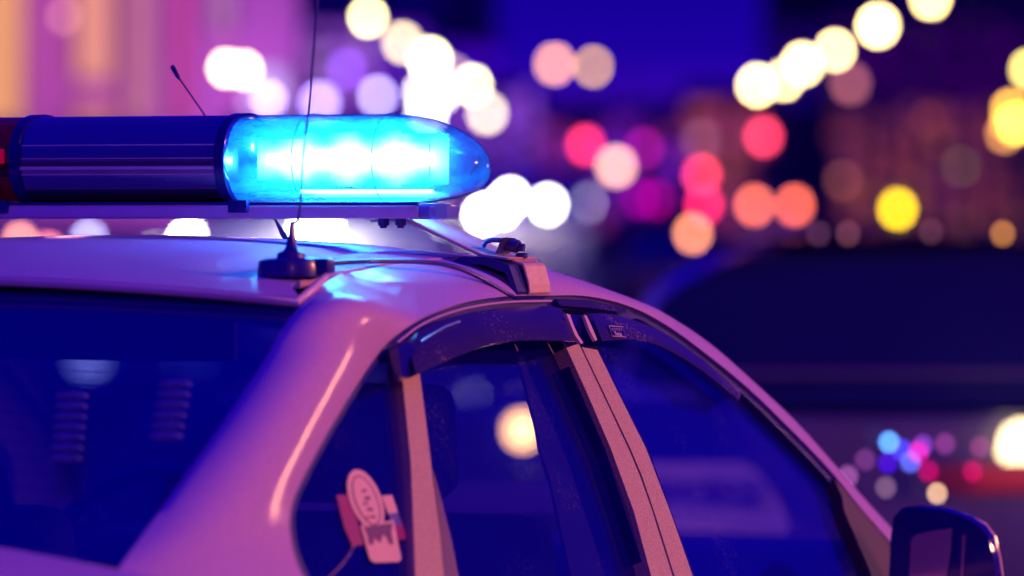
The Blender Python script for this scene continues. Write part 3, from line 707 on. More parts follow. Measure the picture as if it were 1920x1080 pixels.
for px in (719, 751):
    q = axis_hit((px, 424), 0, -0.05)
    nb_ = cyl('rail_bolt', (q.x, q.y, 1.4755), (q.x, q.y, 1.467), 0.0075, M['dsteel'], BAR, 6); cyl('bolt_end', (q.x, q.y, 1.467), (q.x, q.y, 1.4635), 0.0045, M['dsteel'], nb_, 8)
# support foot: sloping strap, hook over the gutter, rubber pad, screw
def strap(name, prof, x0, x1, th, mat, parent, jx=None):
    rows = []
    for x in (x0, (x0 + x1) / 2, x1): rows.append([Vector((x + (jx[i] if jx else 0), y, z)) for i, (y, z) in enumerate(prof)])
    V, F = grid(rows); V, F = thick(V, F, (0, (0.003 if prof[0][0] < 0 else -0.003), -th)); ob = mesh(name, V, F, mat, parent)
    bm = bmesh.new(); bm.from_mesh(ob.data); bmesh.ops.recalc_face_normals(bm, faces=bm.faces)
    bmesh.ops.bevel(bm, geom=[e_ for e_ in bm.edges if e_.calc_face_angle(0) > 0.7], offset=0.0008, segments=1, affect='EDGES'); bm.to_mesh(ob.data); bm.free(); return ob
sa, sb = axis_hit((765, 412), 0, -0.045), axis_hit((905, 477), 0, -0.045)
for s_ in (1, -1):
    cvt = (lambda y: y) if s_ == 1 else (lambda y: -y)
    prof = [(cvt(sa.y + 0.05), 1.4745), (cvt(sa.y), 1.4745), (cvt(sb.y), sb.z), (cvt(sb.y - 0.035), sb.z - 0.004)]
    ft = strap('support_foot', prof, -0.045, 0.055, 0.003, M['steel'], BAR)
    h = [axis_hit(p, 0, -0.022) for p in ((905, 470), (930, 477), (981, 494), (984, 499), (993, 533), (994, 549))]
    hk = strap('gutter_hook', [(cvt(q.y), q.z) for q in h], -0.022, 0.048, 0.0028, M['steel'], ft)
    tb0, tb1 = axis_hit((928, 476), 0, -0.022), axis_hit((941, 446), 0, -0.022)
    tabv = [(tb0.y, tb0.z), (tb1.y, tb1.z)]
    rows = [[Vector((x, cvt(y), z)) for (y, z) in tabv] for x in (-0.022, 0.018)]
    V, F = grid(rows); V, F = thick(V, F, (0, cvt(-0.0028), 0)); mesh('hook_tab', V, F, M['dsteel'], ft)
    pad = [axis_hit(p, 0, -0.04) for p in ((872, 489), (885, 481), (930, 481), (975, 497), (992, 547))]
    rows = [[Vector((x, cvt(q.y + 0.009), q.z)) for q in pad] for x in (-0.055, -0.03, 0.03, 0.045)]
    V, F = grid(rows); V, F = thick(V, F, (0, cvt(0.004), -0.010)); pb = mesh('rubber_pad', V, F, M['rubber'], ft)
    c0_ = axis_hit((946, 457), 0, 0.0); c1_ = axis_hit((972, 463), 0, 0.0); c2_ = axis_hit((983, 464), 0, 0.0)
    cyl('clamp_screw', (0, cvt(c0_.y), c0_.z), (0, cvt(c1_.y), c1_.z), 0.0085, M['dsteel'], ft, 12)
    cyl('screw_tip', (0, cvt(c1_.y), c1_.z), (0, cvt(c2_.y), c2_.z), 0.0048, M['dsteel'], ft, 8)
    lp = [axis_hit(p, 0, -0.01) for p in ((906, 463), (912, 453), (922, 450), (940, 451))]
    tube('clamp_wire', [(q.x, cvt(q.y), q.z) for q in lp], 0.0032, M['dsteel'], ft, 8)
    n1_ = axis_hit((978, 480), 0, 0.01); ball('lock_nut', (0.01, cvt(n1_.y), n1_.z), 0.007, M['dsteel'], ft, 8, (1, 1.3, .6))
adopt(BAR)

# ------------------------------------------------------------------ antennas on the roof
ab = axis_hit((546, 519), 0, -0.46); ab.z = roof_z(ab.x, ab.y) + 0.001
ANT = thing('roof_antenna', ab, 'thin whip antenna on a round black base on the roof with a cable', 'antenna')
M['black'] = pbr('black_moulded_plastic', (0.02, 0.008, 0.30), 0.35, coat=0.2, var=0.2, vscale=60)  # black plastic with blue night light put into its base
def zs(dpx): return dpx / 1500.0
V = []; F = []; prof = [(0.040, 0.0), (0.0405, 0.010), (0.038, 0.019), (0.030, 0.022), (0.017, 0.0225)]; n = 32
for r_, z_ in prof:
    for k in range(n): w = 2 * math.pi * k / n; V.append(ab + Vector((r_ * math.cos(w), r_ * math.sin(w), z_)))
for j in range(len(prof) - 1):
    for k in range(n): F.append((j * n + k, j * n + (k + 1) % n, (j + 1) * n + (k + 1) % n, (j + 1) * n + k))
F.append(tuple((len(prof) - 1) * n + k for k in range(n)))
smooth_angle(mesh('magnet_base', V, F, M['black'], ANT), 40)
tube('antenna_mount', [ab + Vector((0, 0, z_)) for z_ in (0.018, 0.028, 0.031, 0.036, 0.048, 0.066)], [0.019, 0.0165, 0.009, 0.0068, 0.0042, 0.0022], M['black'], ANT, 16)
tipp = axis_hit((597, -60), 0, ab.x + 0.01); wp = [ab + Vector((0, 0, 0.062))]
for i, p in enumerate([(561, 400), (568, 300), (577, 215), (588, 90), (596, -20), (600, -110)]): wp.append(axis_hit(p, 0, ab.x))
tube('whip', catmull(wp, 4), 0.0014, M['black'], ANT, 6)
cs = [ab + Vector((0.01, -0.035, 0.012)), axis_hit((620, 494), 0, -0.36), axis_hit((700, 490), 0, -0.30), axis_hit((790, 491), 0, -0.22)]
for i in range(1, 4): cs[i].z = max(cs[i].z, roof_z(cs[i].x, cs[i].y) + 0.004)
cs2 = [axis_hit((850, 500), 0, -0.16), axis_hit((900, 521), 0, -0.12), axis_hit((945, 548), 0, -0.09), axis_hit((962, 556), 0, -0.075)]
box('cable_outlet', ab + Vector((-0.010, -0.052, 0.004)), ab + Vector((0.014, -0.028, 0.022)), M['black'], ANT, 0.004)
tube('antenna_cable', catmull(cs + cs2, 6), 0.0030, M['black'], ANT, 8)
adopt(ANT)
b2 = axis_hit((549, 470), 0, 0.16); b2.z = roof_z(b2.x, b2.y)
A2 = thing('stub_antenna', b2, 'short leaning aerial with a thick tip rising behind the light bar', 'antenna')
p2 = [b2 + Vector((0, 0, 0.0)), axis_hit((544, 458), 0, b2.x), axis_hit((530, 438), 0, b2.x), axis_hit((517, 414), 0, b2.x), axis_hit((440, 300), 0, b2.x), axis_hit((382, 213), 0, b2.x), axis_hit((336, 147), 0, b2.x)]
tube('rod', p2[:3] + p2[3:], [0.006, 0.0045, 0.004, 0.0016, 0.0013, 0.0012, 0.0012], M['black'], A2, 8)
tube('tip', [axis_hit((337, 149), 0, b2.x), axis_hit((333, 143), 0, b2.x), axis_hit((324, 126), 0, b2.x), axis_hit((322, 123), 0, b2.x)], [0.0014, 0.0030, 0.0034, 0.0018], M['black'], A2, 8)
adopt(A2)

# ------------------------------------------------------------------ ground and street
FL = Vector((math.cos(math.radians(22 - 0.65)), math.sin(math.radians(22 - 0.65)), 0)); RT = Vector((FL.y, -FL.x, 0))
cam0 = Vector((CP[0], CP[1], 0))
def G(f, r, z=0.0): return cam0 + FL * f + RT * r + Vector((0, 0, z))
def sheet(name, quad, mat, z):
    o = mesh(name, [Vector((q.x, q.y, z)) for q in quad], [(0, 1, 2, 3)], mat); o['kind'] = 'structure'; return o
sheet('ground', [G(-300, 500), G(1200, 500), G(1200, -500), G(-300, -500)], M['paving'], -0.02)
sheet('road', [G(-200, 13), G(1100, 13), G(1100, -14), G(-200, -14)], M['asphalt'], 0.0)
for r0, r1 in ((13, 18), (-19, -14)):
    o = box('pavement', (-200, min(-r0, -r1), 0), (1000, max(-r0, -r1), 0.13), M['paving']); o['kind'] = 'structure'
    o.data.transform(Matrix.Translation(cam0) @ Matrix.Rotation(math.radians(21.35), 4, 'Z'))
lv, lf = [], []
for i in range(40):
    f0 = 6 + i * 9.0; b_ = len(lv); lv += [G(f0, -4.4, 0.004), G(f0 + 4, -4.4, 0.004), G(f0 + 4, -4.6, 0.004), G(f0, -4.6, 0.004)]; lf.append((b_, b_ + 1, b_ + 2, b_ + 3))
o = mesh('lane_markings', lv, lf, M['marking']); o['kind'] = 'structure'

# ------------------------------------------------------------------ unseen street lamps added outside the frame to light the car
def lamp_post(base, h, head, mat_head, label, cat='street lamp', group='street lamps along the road', rpole=0.07, r=0.3, name='street_lamp'):  # also builds the added unseen lamps and the globes added for haze
    t = thing(name, base, label, cat, group)
    tube('pole', [base, base + Vector((0, 0, h * 0.5)), Vector((base.x, base.y, h))], [rpole, rpole * 0.8, rpole * 0.55], M['pole'], t, 8)
    if (Vector((head.x, head.y, 0)) - Vector((base.x, base.y, 0))).length > 0.2:
        tube('arm', [Vector((base.x, base.y, h - 0.05)), head.lerp(Vector((base.x, base.y, h)), 0.4) + Vector((0, 0, 0.15)), head + Vector((0, 0, r))], rpole * 0.5, M['pole'], t, 6)
    ball('lamp_globe', head, r, mat_head, t, 14, (1, 1, 0.9))
    cyl('lamp_cap', head + Vector((0, 0, r * 0.85)), head + Vector((0, 0, r * 1.15)), r * 0.6, M['pole'], t, 10)
    adopt(t); return t
def point(name, loc, col, watts, rad=0.15):
    ld = bpy.data.lights.new(name, 'POINT'); ld.color = col; ld.energy = watts; ld.shadow_soft_size = rad
    o = bpy.data.objects.new(name, ld); COL.objects.link(o); o.location = loc; return o
def added_lamp(pos, watts, col, lab, r=0.22):
    base = Vector((pos[0], pos[1], 0)); m_ = emit('added_globe', col, 6.0)
    lamp_post(base, pos[2] - 0.3, Vector(pos), m_, lab, r=r, group=None)
    # added point light just under the globe
    point('added_lamp_light', Vector(pos) + Vector((0, 0, -r - 0.5)), col, watts, 0.45)
added_lamp((2.6, -9.5, 4.6), 3200, (1.0, 0.27, 0.13), 'unseen street lamp added to light the silver car from the right')
added_lamp((14.5, -6.5, 4.2), 650, (1.0, 0.34, 0.16), 'unseen street lamp added ahead of the silver car for highlights on its flank')
added_lamp((-13.0, -7.0, 5.4), 520, (1.0, 0.20, 0.36), 'unseen pinkish street lamp added behind the silver car to fill its rear faces')

# ------------------------------------------------------------------ lamps, signals and vehicles down the street
def lin(c): return tuple(((v / 255 + 0.055) / 1.055) ** 2.4 if v > 10 else v / 3294 for v in c)
GAIN = (42.5 / 11) ** 2
def src(d): return 11 * d / FP
SL = [  # px, py, dist, colour (disc radiance as linear rgb), label
 (690, 32, 150, (3, 2.5, 1.05), 'highest and nearest white globe lamp of the left row'),
 (755, 80, 170, (1.3, 0.95, 0.5), 'second globe lamp of the left row, dimmer and yellower'),
 (806, 112, 185, (3, 2.6, 1.2), 'third globe lamp of the left row, below the yellower one'),
 (793, 172, 220, (1.5, 1.3, 1.2), 'globe lamp directly above the lit dome, left of its cluster'),
 (826, 172, 222, (1.5, 1.3, 1.2), 'globe lamp directly above the lit dome, right of its cluster'),
 (886, 160, 240, (3, 2.5, 1.1), 'bright white globe lamp right of the lamp cluster'),
 (913, 212, 260, (1.2, 0.92, 0.55), 'cream globe lamp, lowest right of the left row'),
 (797, 215, 270, (2.2, 2.0, 1.9), 'white globe lamp partly hidden by the top of the lit dome'),
 (848, 140, 230, (0.55, 0.30, 0.32), 'dim pinkish globe lamp between the bright ones of the left row'),
 (1040, 120, 200, (0.95, 0.36, 0.16), 'pinkish orange globe lamp, left of a pair in the dark sky'),
 (1112, 125, 200, (1.0, 0.50, 0.05), 'amber globe lamp, right of a pair in the dark sky'),
 (1745, -3, 150, (3.0, 2.0, 0.75), 'nearest white lamp of the right row, cut by the top of the picture'),
 (1646, 48, 165, (3.0, 2.1, 0.85), 'second white lamp of the right row from the top'),
 (1566, 94, 185, (3.0, 2.1, 0.85), 'third white lamp of the right row from the top'),
 (1505, 120, 205, (3.0, 2.1, 0.85), 'fourth white lamp of the right row, touching two lower ones'),
 (1470, 150, 230, (3.0, 2.1, 0.85), 'fifth white lamp of the right row, in the middle of the merged three'),
 (1420, 160, 250, (3.0, 2.1, 0.85), 'lowest and leftmost white lamp of the right row'),
 (1594, 156, 210, (0.22, 0.06, 0.07), 'faint orange lamp below the third white lamp of the right row'),
 (1895, 205, 110, (1.6, 0.75, 0.08), 'yellow lamp high at the right edge above a pale post'),
 (1900, 232, 112, (2.6, 1.7, 0.15), 'brightest yellow lamp at the right edge'),
 (1884, 250, 114, (0.9, 0.35, 0.08), 'orange lamp just below the yellow ones at the right edge'),
 (1930, 130, 112, (1.5, 1.1, 0.25), 'yellow lamp cut by the right edge of the picture'),
 (1155, 312, 150, (0.85, 0.40, 0.28), 'pale peach lamp between the red signal and the magenta signs'),
 (1100, 380, 140, (0.28, 0.26, 0.36), 'grey green lamp right of the white headlamps'),
 (1315, 262, 230, (0.08, 0.03, 0.05), 'faint grey lamp above the stacked red signals'),
 (1580, 338, 160, (0.14, 0.035, 0.03), 'faint brown orange lamp right of the orange tail lamps'),
 (503, 185, 52, (0.75, 0.5, 1.2), 'globe added for the violet white haze just left of the whip antenna'),  # this and the next three globes are added to stand in for haze
 (600, 192, 130, (0.5, 0.35, 1.1), 'globe added for the violet haze just right of the whip antenna'),
 (708, 180, 140, (0.75, 0.6, 1.3), 'globe added for the lilac white haze left of the big lamp cluster'),
 (650, 130, 160, (0.16, 0.05, 0.5), 'globe added for the faint violet haze under the left row of white lamps'),
 (1802, 312, 150, (0.05, 0.04, 0.02), 'very faint olive lamp left of the pale post'),
 (1740, 225, 150, (0.05, 0.008, 0.012), 'very faint maroon lamp in the upper right'),
]
for i, (px, py, d, c, lab) in enumerate(SL):
    hd = at(px, py, d); m_ = emit('globe_glow', tuple(v * GAIN for v in c), 1.0); r_ = src(d)
    off = RT * (-1.3 if px < 960 else 1.3); base = Vector((hd.x, hd.y, 0)) + (off if hd.z > 4 else Vector())
    r_ = r_ * (0.8, 1.0, 1.25, 0.9, 1.1)[i % 5]
    lamp_post(base, hd.z + (0.4 if hd.z > 4 else -r_ * 0.8), hd, m_, lab + '', rpole=0.06, r=r_)
# double wall-height lamp at the left
for px, py, lab in ((424, 128, 'left globe of the bright double lamp before the pale facade'), (458, 131, 'right globe of the bright double lamp before the pale facade')):
    hd = at(px, py, 54); lamp_post(Vector((hd.x, hd.y, 0)), hd.z - 0.06, hd, emit('globe_glow', tuple(v * GAIN * 0.8 for v in (2.8, 1.9, 0.9)), 1.0), lab, rpole=0.02, r=src(54) * 1.1, group='double lamp before the facade')
def disc_lamp(parent, name, px, py, d, c, k=1.0, flat=True):
    return ball(name, at(px, py, d), src(d) * k, emit('lamp_glow', tuple(v * GAIN / k / k for v in c), 1.0), parent, 12)
# traffic signals: pole + housing + three lenses, one lit
def signal(px, py, d, c, lab, lit=0):
    hd = at(px, py, d); r_ = src(d) * 1.0; base = Vector((hd.x, hd.y, 0)); t = thing('traffic_light', base, lab, 'traffic light', 'traffic signals at the crossing')
    bk = RT * 0 + FL * (r_ + 0.06); z0 = hd.z + (lit) * 2.6 * r_
    cyl('post', base + bk * 1.5, Vector((base.x, base.y, z0 - 7.6 * r_)) + bk * 1.5, 0.06, M['pole'], t, 8)
    hb = box('housing', (-0.08, -1.5 * r_, -1.0), (0.08, 1.5 * r_, 1.0), M['pole'], t, 0.02)
    hb.data.transform(Matrix.Translation(Vector((hd.x, hd.y, z0 - 2.6 * r_)) + bk * 1.3) @ Matrix.Rotation(math.radians(21.35), 4, 'Z') @ Matrix.Diagonal((1, 1, 4.6 * r_, 1)))
    for k in range(3):
        mm = emit('signal_glow', tuple(v * GAIN for v in c), 1.0) if k == lit else M['gloss_black']
        ball('signal_lens', Vector((hd.x, hd.y, z0 - 2.6 * r_ * k)), r_, mm, t, 12)
    adopt(t)
signal(1098, 272, 140, (1.0, 0.035, 0.12), 'red traffic light high in the middle beside the peach lamp')
signal(1432, 256, 140, (1.0, 0.05, 0.12), 'red traffic light alone below the right row of white lamps')
signal(1316, 328, 125, (1.0, 0.045, 0.10), 'upper red traffic light of the stacked pair')
signal(1320, 384, 118, (0.95, 0.02, 0.12), 'lower red traffic light of the stacked pair')
signal(1683, 392, 120, (1.3, 0.80, 0.0), 'amber yellow traffic light above the dark car', 1)
signal(1207, 278, 180, (0.22, 0.004, 0.12), 'dim magenta traffic light right of the peach lamp')
signal(1200, 372, 170, (0.16, 0.0, 0.13), 'dim magenta traffic light low behind the dark lane, left one')
signal(1230, 374, 172, (0.16, 0.0, 0.09), 'dim magenta traffic light low behind the dark lane, right one')
# generic vehicle
def vehicle(name, ref, d, heading_away, L, Wd, H, mat, lab, cat, van=False, group='cars down the street'):
    """ref: world point on the ground under the near end's centre"""
    t = thing(name, ref, lab, cat, group)
    R_ = Matrix.Rotation(math.radians(21.35) + (0 if heading_away else 0), 4, 'Z'); T_ = Matrix.Translation(ref) @ R_
    def xf(o): o.data.transform(T_); return o
    h2 = 0.62 * H
    prof_low = [(0, 0.35), (0, h2 * 0.9), (0.1, h2), (L - 0.1, h2 * 0.95), (L, h2 * 0.7), (L, 0.3)]
    top = [(0.55, h2), (1.0, H), (L - 1.9, H), (L - 1.15, h2)] if not van else [(0.02, h2), (0.08, H), (L - 0.9, H), (L - 0.35, h2)]
    def ext(nm, pr, w, w2, mt):
        n = len(pr); V = [Vector((x, -w if z < h2 + 0.01 else -w2, z)) for x, z in pr] + [Vector((x, w if z < h2 + 0.01 else w2, z)) for x, z in pr]
        F = [tuple(range(n)), tuple(range(2 * n - 1, n - 1, -1))] + [(i, i + n, (i + 1) % n + n, (i + 1) % n) for i in range(n)]
        ob = mesh(nm, V, F, mt, t); bm = bmesh.new(); bm.from_mesh(ob.data); bmesh.ops.recalc_face_normals(bm, faces=bm.faces); bmesh.ops.bevel(bm, geom=bm.edges[:], offset=0.05, segments=2, affect='EDGES'); bm.to_mesh(ob.data); bm.free(); smooth_angle(ob, 50); return xf(ob)
    ext('body', prof_low, Wd / 2, Wd / 2, mat); ext('cabin', top, Wd / 2 - 0.03, Wd / 2 - 0.2, M['glass_rear'] if not van else mat)
    for wx in (0.8, L - 0.85):
        for s_ in (-1, 1):
            w = cyl('wheel', (wx, s_ * (Wd / 2 - 0.2), 0.31), (wx, s_ * (Wd / 2 + 0.01), 0.31), 0.31, M['tyre'], t, 18); xf(w)
    return t
def place_on(px, py, d): q = at(px, py, d); return Vector((q.x, q.y, 0))
car_blue = pbr('dark_blue_car_paint', (0.01, 0.01, 0.25), 0.25, coat=0.8)
car_grey = pbr('grey_car_paint', (0.25, 0.2, 0.3), 0.3, coat=0.8)
car_white = pbr('white_car_paint', (0.9, 0.85, 0.9), 0.3, coat=0.8)
VEH = [ # name, px, dist, van, mat, label, lamps [(px,py,colour)]
 ('van', 1452, 170, True, car_grey, 'grey van with a pair of orange tail lamps in the middle distance', [(1415, 385, (1.0, 0.17, 0.09)), (1490, 385, (1.0, 0.15, 0.08))]),
 ('car', 1262, 95, False, car_blue, 'dark car with one amber tail lamp below the stacked red signals', [(1299, 438, (1.0, 0.30, 0.13))]),
 ('car', 988, 92, False, car_blue, 'dark car with a salmon tail lamp beside the clamp of the light bar', [(1044, 438, (1.0, 0.22, 0.22))]),
 ('truck', 985, 84, True, car_grey, 'tall truck with very bright white headlamps right of the lit dome', [(940, 390, (5, 4.6, 4.2)), (1027, 384, (3, 2.8, 2.4)), (905, 402, (4, 3.6, 3.2)), (957, 372, (4, 3.6, 3.6))]),
 ('car', 258, 50, False, car_white, 'pale car with two white headlamps under the left of the light bar', [(167, 448, (3, 3, 2.8)), (355, 442, (3, 3, 2.8)), (346, 452, (3, 3, 2.8))]),
 ('car', 100, 47, False, car_grey, 'grey car with orange lamps at the far left under the light bar', [(38, 452, (0.9, 0.3, 0.2)), (90, 470, (0.9, 0.2, 0.18))]),
 ('van', 594, 45, True, car_white, 'white van with big square white lamps behind the antenna base', [(572, 430, (3, 3, 3)), (590, 445, (4, 4, 4)), (612, 430, (3, 3, 3)), (575, 462, (3, 3, 3)), (612, 462, (3, 3, 3))]),
]
for nm, px, d, van, mt, lab, lamps in VEH:
    ref = place_on(px, 425, d) + FL * 0.25
    t = vehicle(nm, ref, d, True, 4.4 if not van else 5.2, 1.75 if not van else 2.0, 1.45 if not van else 2.4, mt, lab, 'truck' if nm == 'truck' else ('van' if van else 'car'))
    for (a, b, c) in lamps: disc_lamp(t, 'headlamp' if c[2] > 2 else 'tail_lamp', a, b, d, c, 1.0)
    adopt(t)
ref = place_on(262, 425, 40) + FL * 0.1
t = vehicle('car', ref, 40, True, 4.0, 1.6, 1.30, car_blue, 'low dark car with two pale fog lamps seen through the rear window', 'car')
for a, b in ((165, 682), (358, 680)): ball('fog_lamp', at(a, b, 40), 0.085, emit('fog_glow', (2.0, 2.4, 3.6), 1.0), t, 12, (1, 1.5, 0.7))
adopt(t)
# car whose headlamp shines through the rear door glass
d = 22; ref = place_on(670, 425, d) + FL * 0.1
t = vehicle('car', ref, d, True, 4.3, 1.7, 1.25, car_blue, 'dark car with a warm headlamp seen through the rear door glass', 'car')
q = at(980, 807, d); ball('headlamp', q, 0.062, emit('headlamp_glow', (15.0, 7.5, 1.8), 1.0), t, 14)
adopt(t)
# dark estate car at the right, side on, 13 m away
d = 14.0
def P2(px, py, dd=d): return at(px, py, dd)
DK = thing('parked_car', place_on(1700, 425, d), 'large dark blue parked car behind the mirror with coloured lamp reflections on its flank', 'car')
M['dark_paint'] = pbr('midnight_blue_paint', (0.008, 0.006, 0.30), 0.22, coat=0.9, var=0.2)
M['dark_glass'] = glass('dark_side_glass', (0.05, 0.05, 0.2), (0.0, 0.0, 0.19), 0.85, rough=0.5, ior=1.25)
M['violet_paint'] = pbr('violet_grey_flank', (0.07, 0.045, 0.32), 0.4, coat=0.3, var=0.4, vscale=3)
def ppoly(name, poly, mat, parent, d0, depth, sub=None):
    V0 = [at(p[0], p[1], d0) for p in poly]; n = len(V0); back = Vector(CF) * depth; back.z = 0
    V = V0 + [v + back for v in V0]; F = [tuple(range(n)), tuple(range(2 * n - 1, n - 1, -1))] + [(i, i + n, (i + 1) % n + n, (i + 1) % n) for i in range(n)]
    ob = mesh(name, V, F, mat, parent); bm = bmesh.new(); bm.from_mesh(ob.data); bmesh.ops.recalc_face_normals(bm, faces=bm.faces); bmesh.ops.bevel(bm, geom=bm.edges[:], offset=0.012, segments=2, affect='EDGES'); bm.to_mesh(ob.data); bm.free(); return smooth_angle(ob, 40)
ppoly('cabin', [(1205, 640), (1235, 565), (1300, 520), (1400, 482), (1560, 460), (1900, 457), (2250, 462), (2600, 480), (2950, 560), (3150, 770), (1160, 770)], M['dark_glass'], DK, d, 1.5)
ppoly('roof', [(1320, 509), (1400, 479), (1560, 457), (1900, 454), (2250, 459), (2600, 477), (2600, 483), (2250, 466), (1900, 461), (1560, 464), (1400, 487)], M['dark_paint'], DK, d - 0.02, 1.54)
ppoly('body', [(1130, 830), (1180, 790), (1420, 778), (1700, 778), (2200, 775), (3200, 775), (3500, 800), (3560, 900), (3560, 1330), (1120, 1330), (1110, 900)], M['dark_paint'], DK, d - 0.12, 1.74)
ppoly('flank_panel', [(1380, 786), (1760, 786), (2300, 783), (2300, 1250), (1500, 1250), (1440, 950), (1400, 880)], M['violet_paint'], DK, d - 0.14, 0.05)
ppoly('window_streak', [(1330, 696), (2300, 696), (2300, 706), (1345, 706)], M['violet_paint'], DK, d - 0.02, 0.03)  # violet strip drawn as a highlight streak across the dark glass
M['maroon'] = pbr('maroon_stripe', (0.42, 0.004, 0.10), 0.4)
ppoly('side_stripe', [(1735, 872), (2300, 868), (2300, 925), (1745, 925)], M['maroon'], DK, d - 0.16, 0.03)
for (px, w_) in ((1380, 150), (2900, 150)):
    cyl('wheel', at(px, 1330, d - 0.05), at(px, 1330, d + 0.2), 0.32, M['tyre'], DK, 24)
d2 = 13.6; G2 = (19.5 / 7) ** 2
for px, py, c, k in ((1667, 829, (0.15, 0.55, 1.6), 1), (1691, 843, (0.06, 0.06, 0.95), 1), (1707, 866, (0.12, 0.16, 0.98), 1), (1665, 868, (0.05, 0.0, 0.6), 1), (1722, 848, (0.75, 0.0, 0.25), 1), (1741, 884, (0.45, 0.0, 0.10), 1), (1824, 884, (0.42, 0.0, 0.08), 1), (1661, 914, (0.20, 0.10, 0.16), 1), (1757, 925, (0.9, 0.52, 0.30), 0.8), (1590, 893, (0.30, 0.08, 0.30), 1), (1772, 832, (0.22, 0.03, 0.20), 1.1), (1838, 838, (0.20, 0.03, 0.12), 1), (1730, 835, (0.20, 0.04, 0.45), 1), (1622, 862, (0.14, 0.03, 0.16), 1)):
    ball('flank_reflection', at(px, py, d2), 7 * k * d2 / FP, emit('reflection_glow', tuple(v * G2 / k / k for v in c), 1.0), DK, 10)  # glowing balls shaped as street lamps reflected in the flank
ppoly('fog_lamp', [(1884, 806), (1896, 792), (2010, 792), (2010, 866), (1874, 866), (1876, 832)], emit('fog_lamp_glow', (5, 3.6, 1.8), 1.0), DK, d2, 0.05)
for px, py, c in ((1535, 438, (0.10, 0.03, 0.07)), (1590, 438, (0.18, 0.05, 0.07)), (1745, 434, (0.12, 0.035, 0.05)), (1880, 438, (0.7, 0.25, 0.05))):
    b_ = at(px, py, 17); ball('roof_glint', b_, 7 * 17 / FP, emit('reflection_glow', tuple(v * 8 for v in c), 1.0), DK, 10)  # glowing balls drawn as glints along the roof edge
adopt(DK)
# pale panelled car seen through the front door glass, with faint dark lettering on its side
d = 14.2
PC = thing('lettered_car', place_on(1350, 425, d - 2), 'pale car with large dark letters on its side, seen blurred through the front door glass', 'car')
dd = d - 2
ppoly('body_panel', [(1130, 868), (1400, 868), (1430, 895), (1462, 940), (1485, 1000), (1130, 1000)], car_white, PC, dd, 1.2)
tx = text_obj('side_lettering', 'OVERSE', 0.078, STK['ink'], PC, 0.004)
c0 = at(1335, 925, dd - 0.02); f_ = Vector(CR); u_ = Vector((0, 0, 1)); n_ = f_.cross(u_)
tx.data.transform(Matrix([[f_.x, u_.x, n_.x, c0.x], [f_.y, u_.y, n_.y, c0.y], [f_.z, u_.z, n_.z, c0.z], [0, 0, 0, 1]]))
ppoly('sill', [(1120, 1003), (1500, 1003), (1510, 1100), (1110, 1100)], M['dark_paint'], PC, dd, 1.2)
ppoly('side_window', [(1130, 750), (1330, 750), (1400, 866), (1130, 866)], M['dark_glass'], PC, dd + 0.1, 1.0)
adopt(PC)

# ------------------------------------------------------------------ buildings
def building(name, px0, px1, d, depth, H, wallm, lab, wins, z0=0.0, cat='building'):
    """front wall across the view at distance d; wins: (pxa, pya, pxb, pyb, colour)"""
    A, B = at(px0, 425, d), at(px1, 425, d); A.z = B.z = 0; back = FL * depth
    t = thing(name, (A + B) / 2, lab, cat)
    V = [A, B, B + back, A + back]; V += [v + Vector((0, 0, H)) for v in V]
    mesh('wall', V, [(0, 1, 5, 4), (1, 2, 6, 5), (2, 3, 7, 6), (3, 0, 4, 7)], wallm, t)
    Rr = [V[4] + Vector((0, 0, 0.0)), V[5], V[6], V[7]]; RV = [v + Vector((0, 0, 0.0)) for v in Rr] + [v + Vector((0, 0, 0.4)) for v in Rr]
    mesh('roof', RV, [(0, 1, 2, 3), (4, 5, 6, 7), (0, 1, 5, 4), (1, 2, 6, 5), (2, 3, 7, 6), (3, 0, 4, 7)], M['pole'], t)
    cache = {}
    for (a, b, c, e_, col) in wins:
        f0 = d - 0.12; p = [at(a, e_, f0), at(c, e_, f0), at(c, b, f0), at(a, b, f0)]
        n_ = 4; bk = FL * 0.10; Vw = p + [v + bk for v in p]
        if col not in cache: cache[col] = emit('window_and_haze_glow', col, 1.0)
        wn = mesh('window', Vw, [(0, 1, 2, 3), (0, 1, 5, 4), (1, 2, 6, 5), (2, 3, 7, 6), (3, 0, 4, 7)], cache[col], t)
        fw = 0.05; fm = [p[0], p[1], p[2], p[3], p[0]]
        V_, F_ = tube_v(fm, fw * d / 120, 4, False); mesh('frame', V_, F_, M['pole'], wn)
    adopt(t); return t
wall_l = pbr('lilac_plaster', (0.46, 0.17, 0.50), 0.85, var=0.15, vscale=0.8, bump=0.3, bscale=8)
wall_v = pbr('violet_plaster', (0.36, 0.22, 0.55), 0.85, var=0.2, vscale=0.5)
wall_p = pbr('plum_brick', (0.20, 0.08, 0.16), 0.85, var=0.3, vscale=0.6)
building('shop_building', -420, 560, 60, 1.5, 11, wall_l, 'pale facade with tall warm lit windows at the left edge', [
    (-140, -160, 44, 230, (0.85, 0.34, 0.18)), (140, -160, 212, 150, (0.85, 0.30, 0.26)), (238, -160, 290, 230, (0.55, 0.16, 0.32)), (325, -160, 362, 230, (0.62, 0.06, 0.38)),
    (395, -160, 440, 60, (0.45, 0.16, 0.45)), (470, 130, 535, 250, (0.8, 0.55, 1.3)), (140, 190, 212, 240, (0.6, 0.18, 0.25))])  # the violet white pane glows for the haze behind the bar
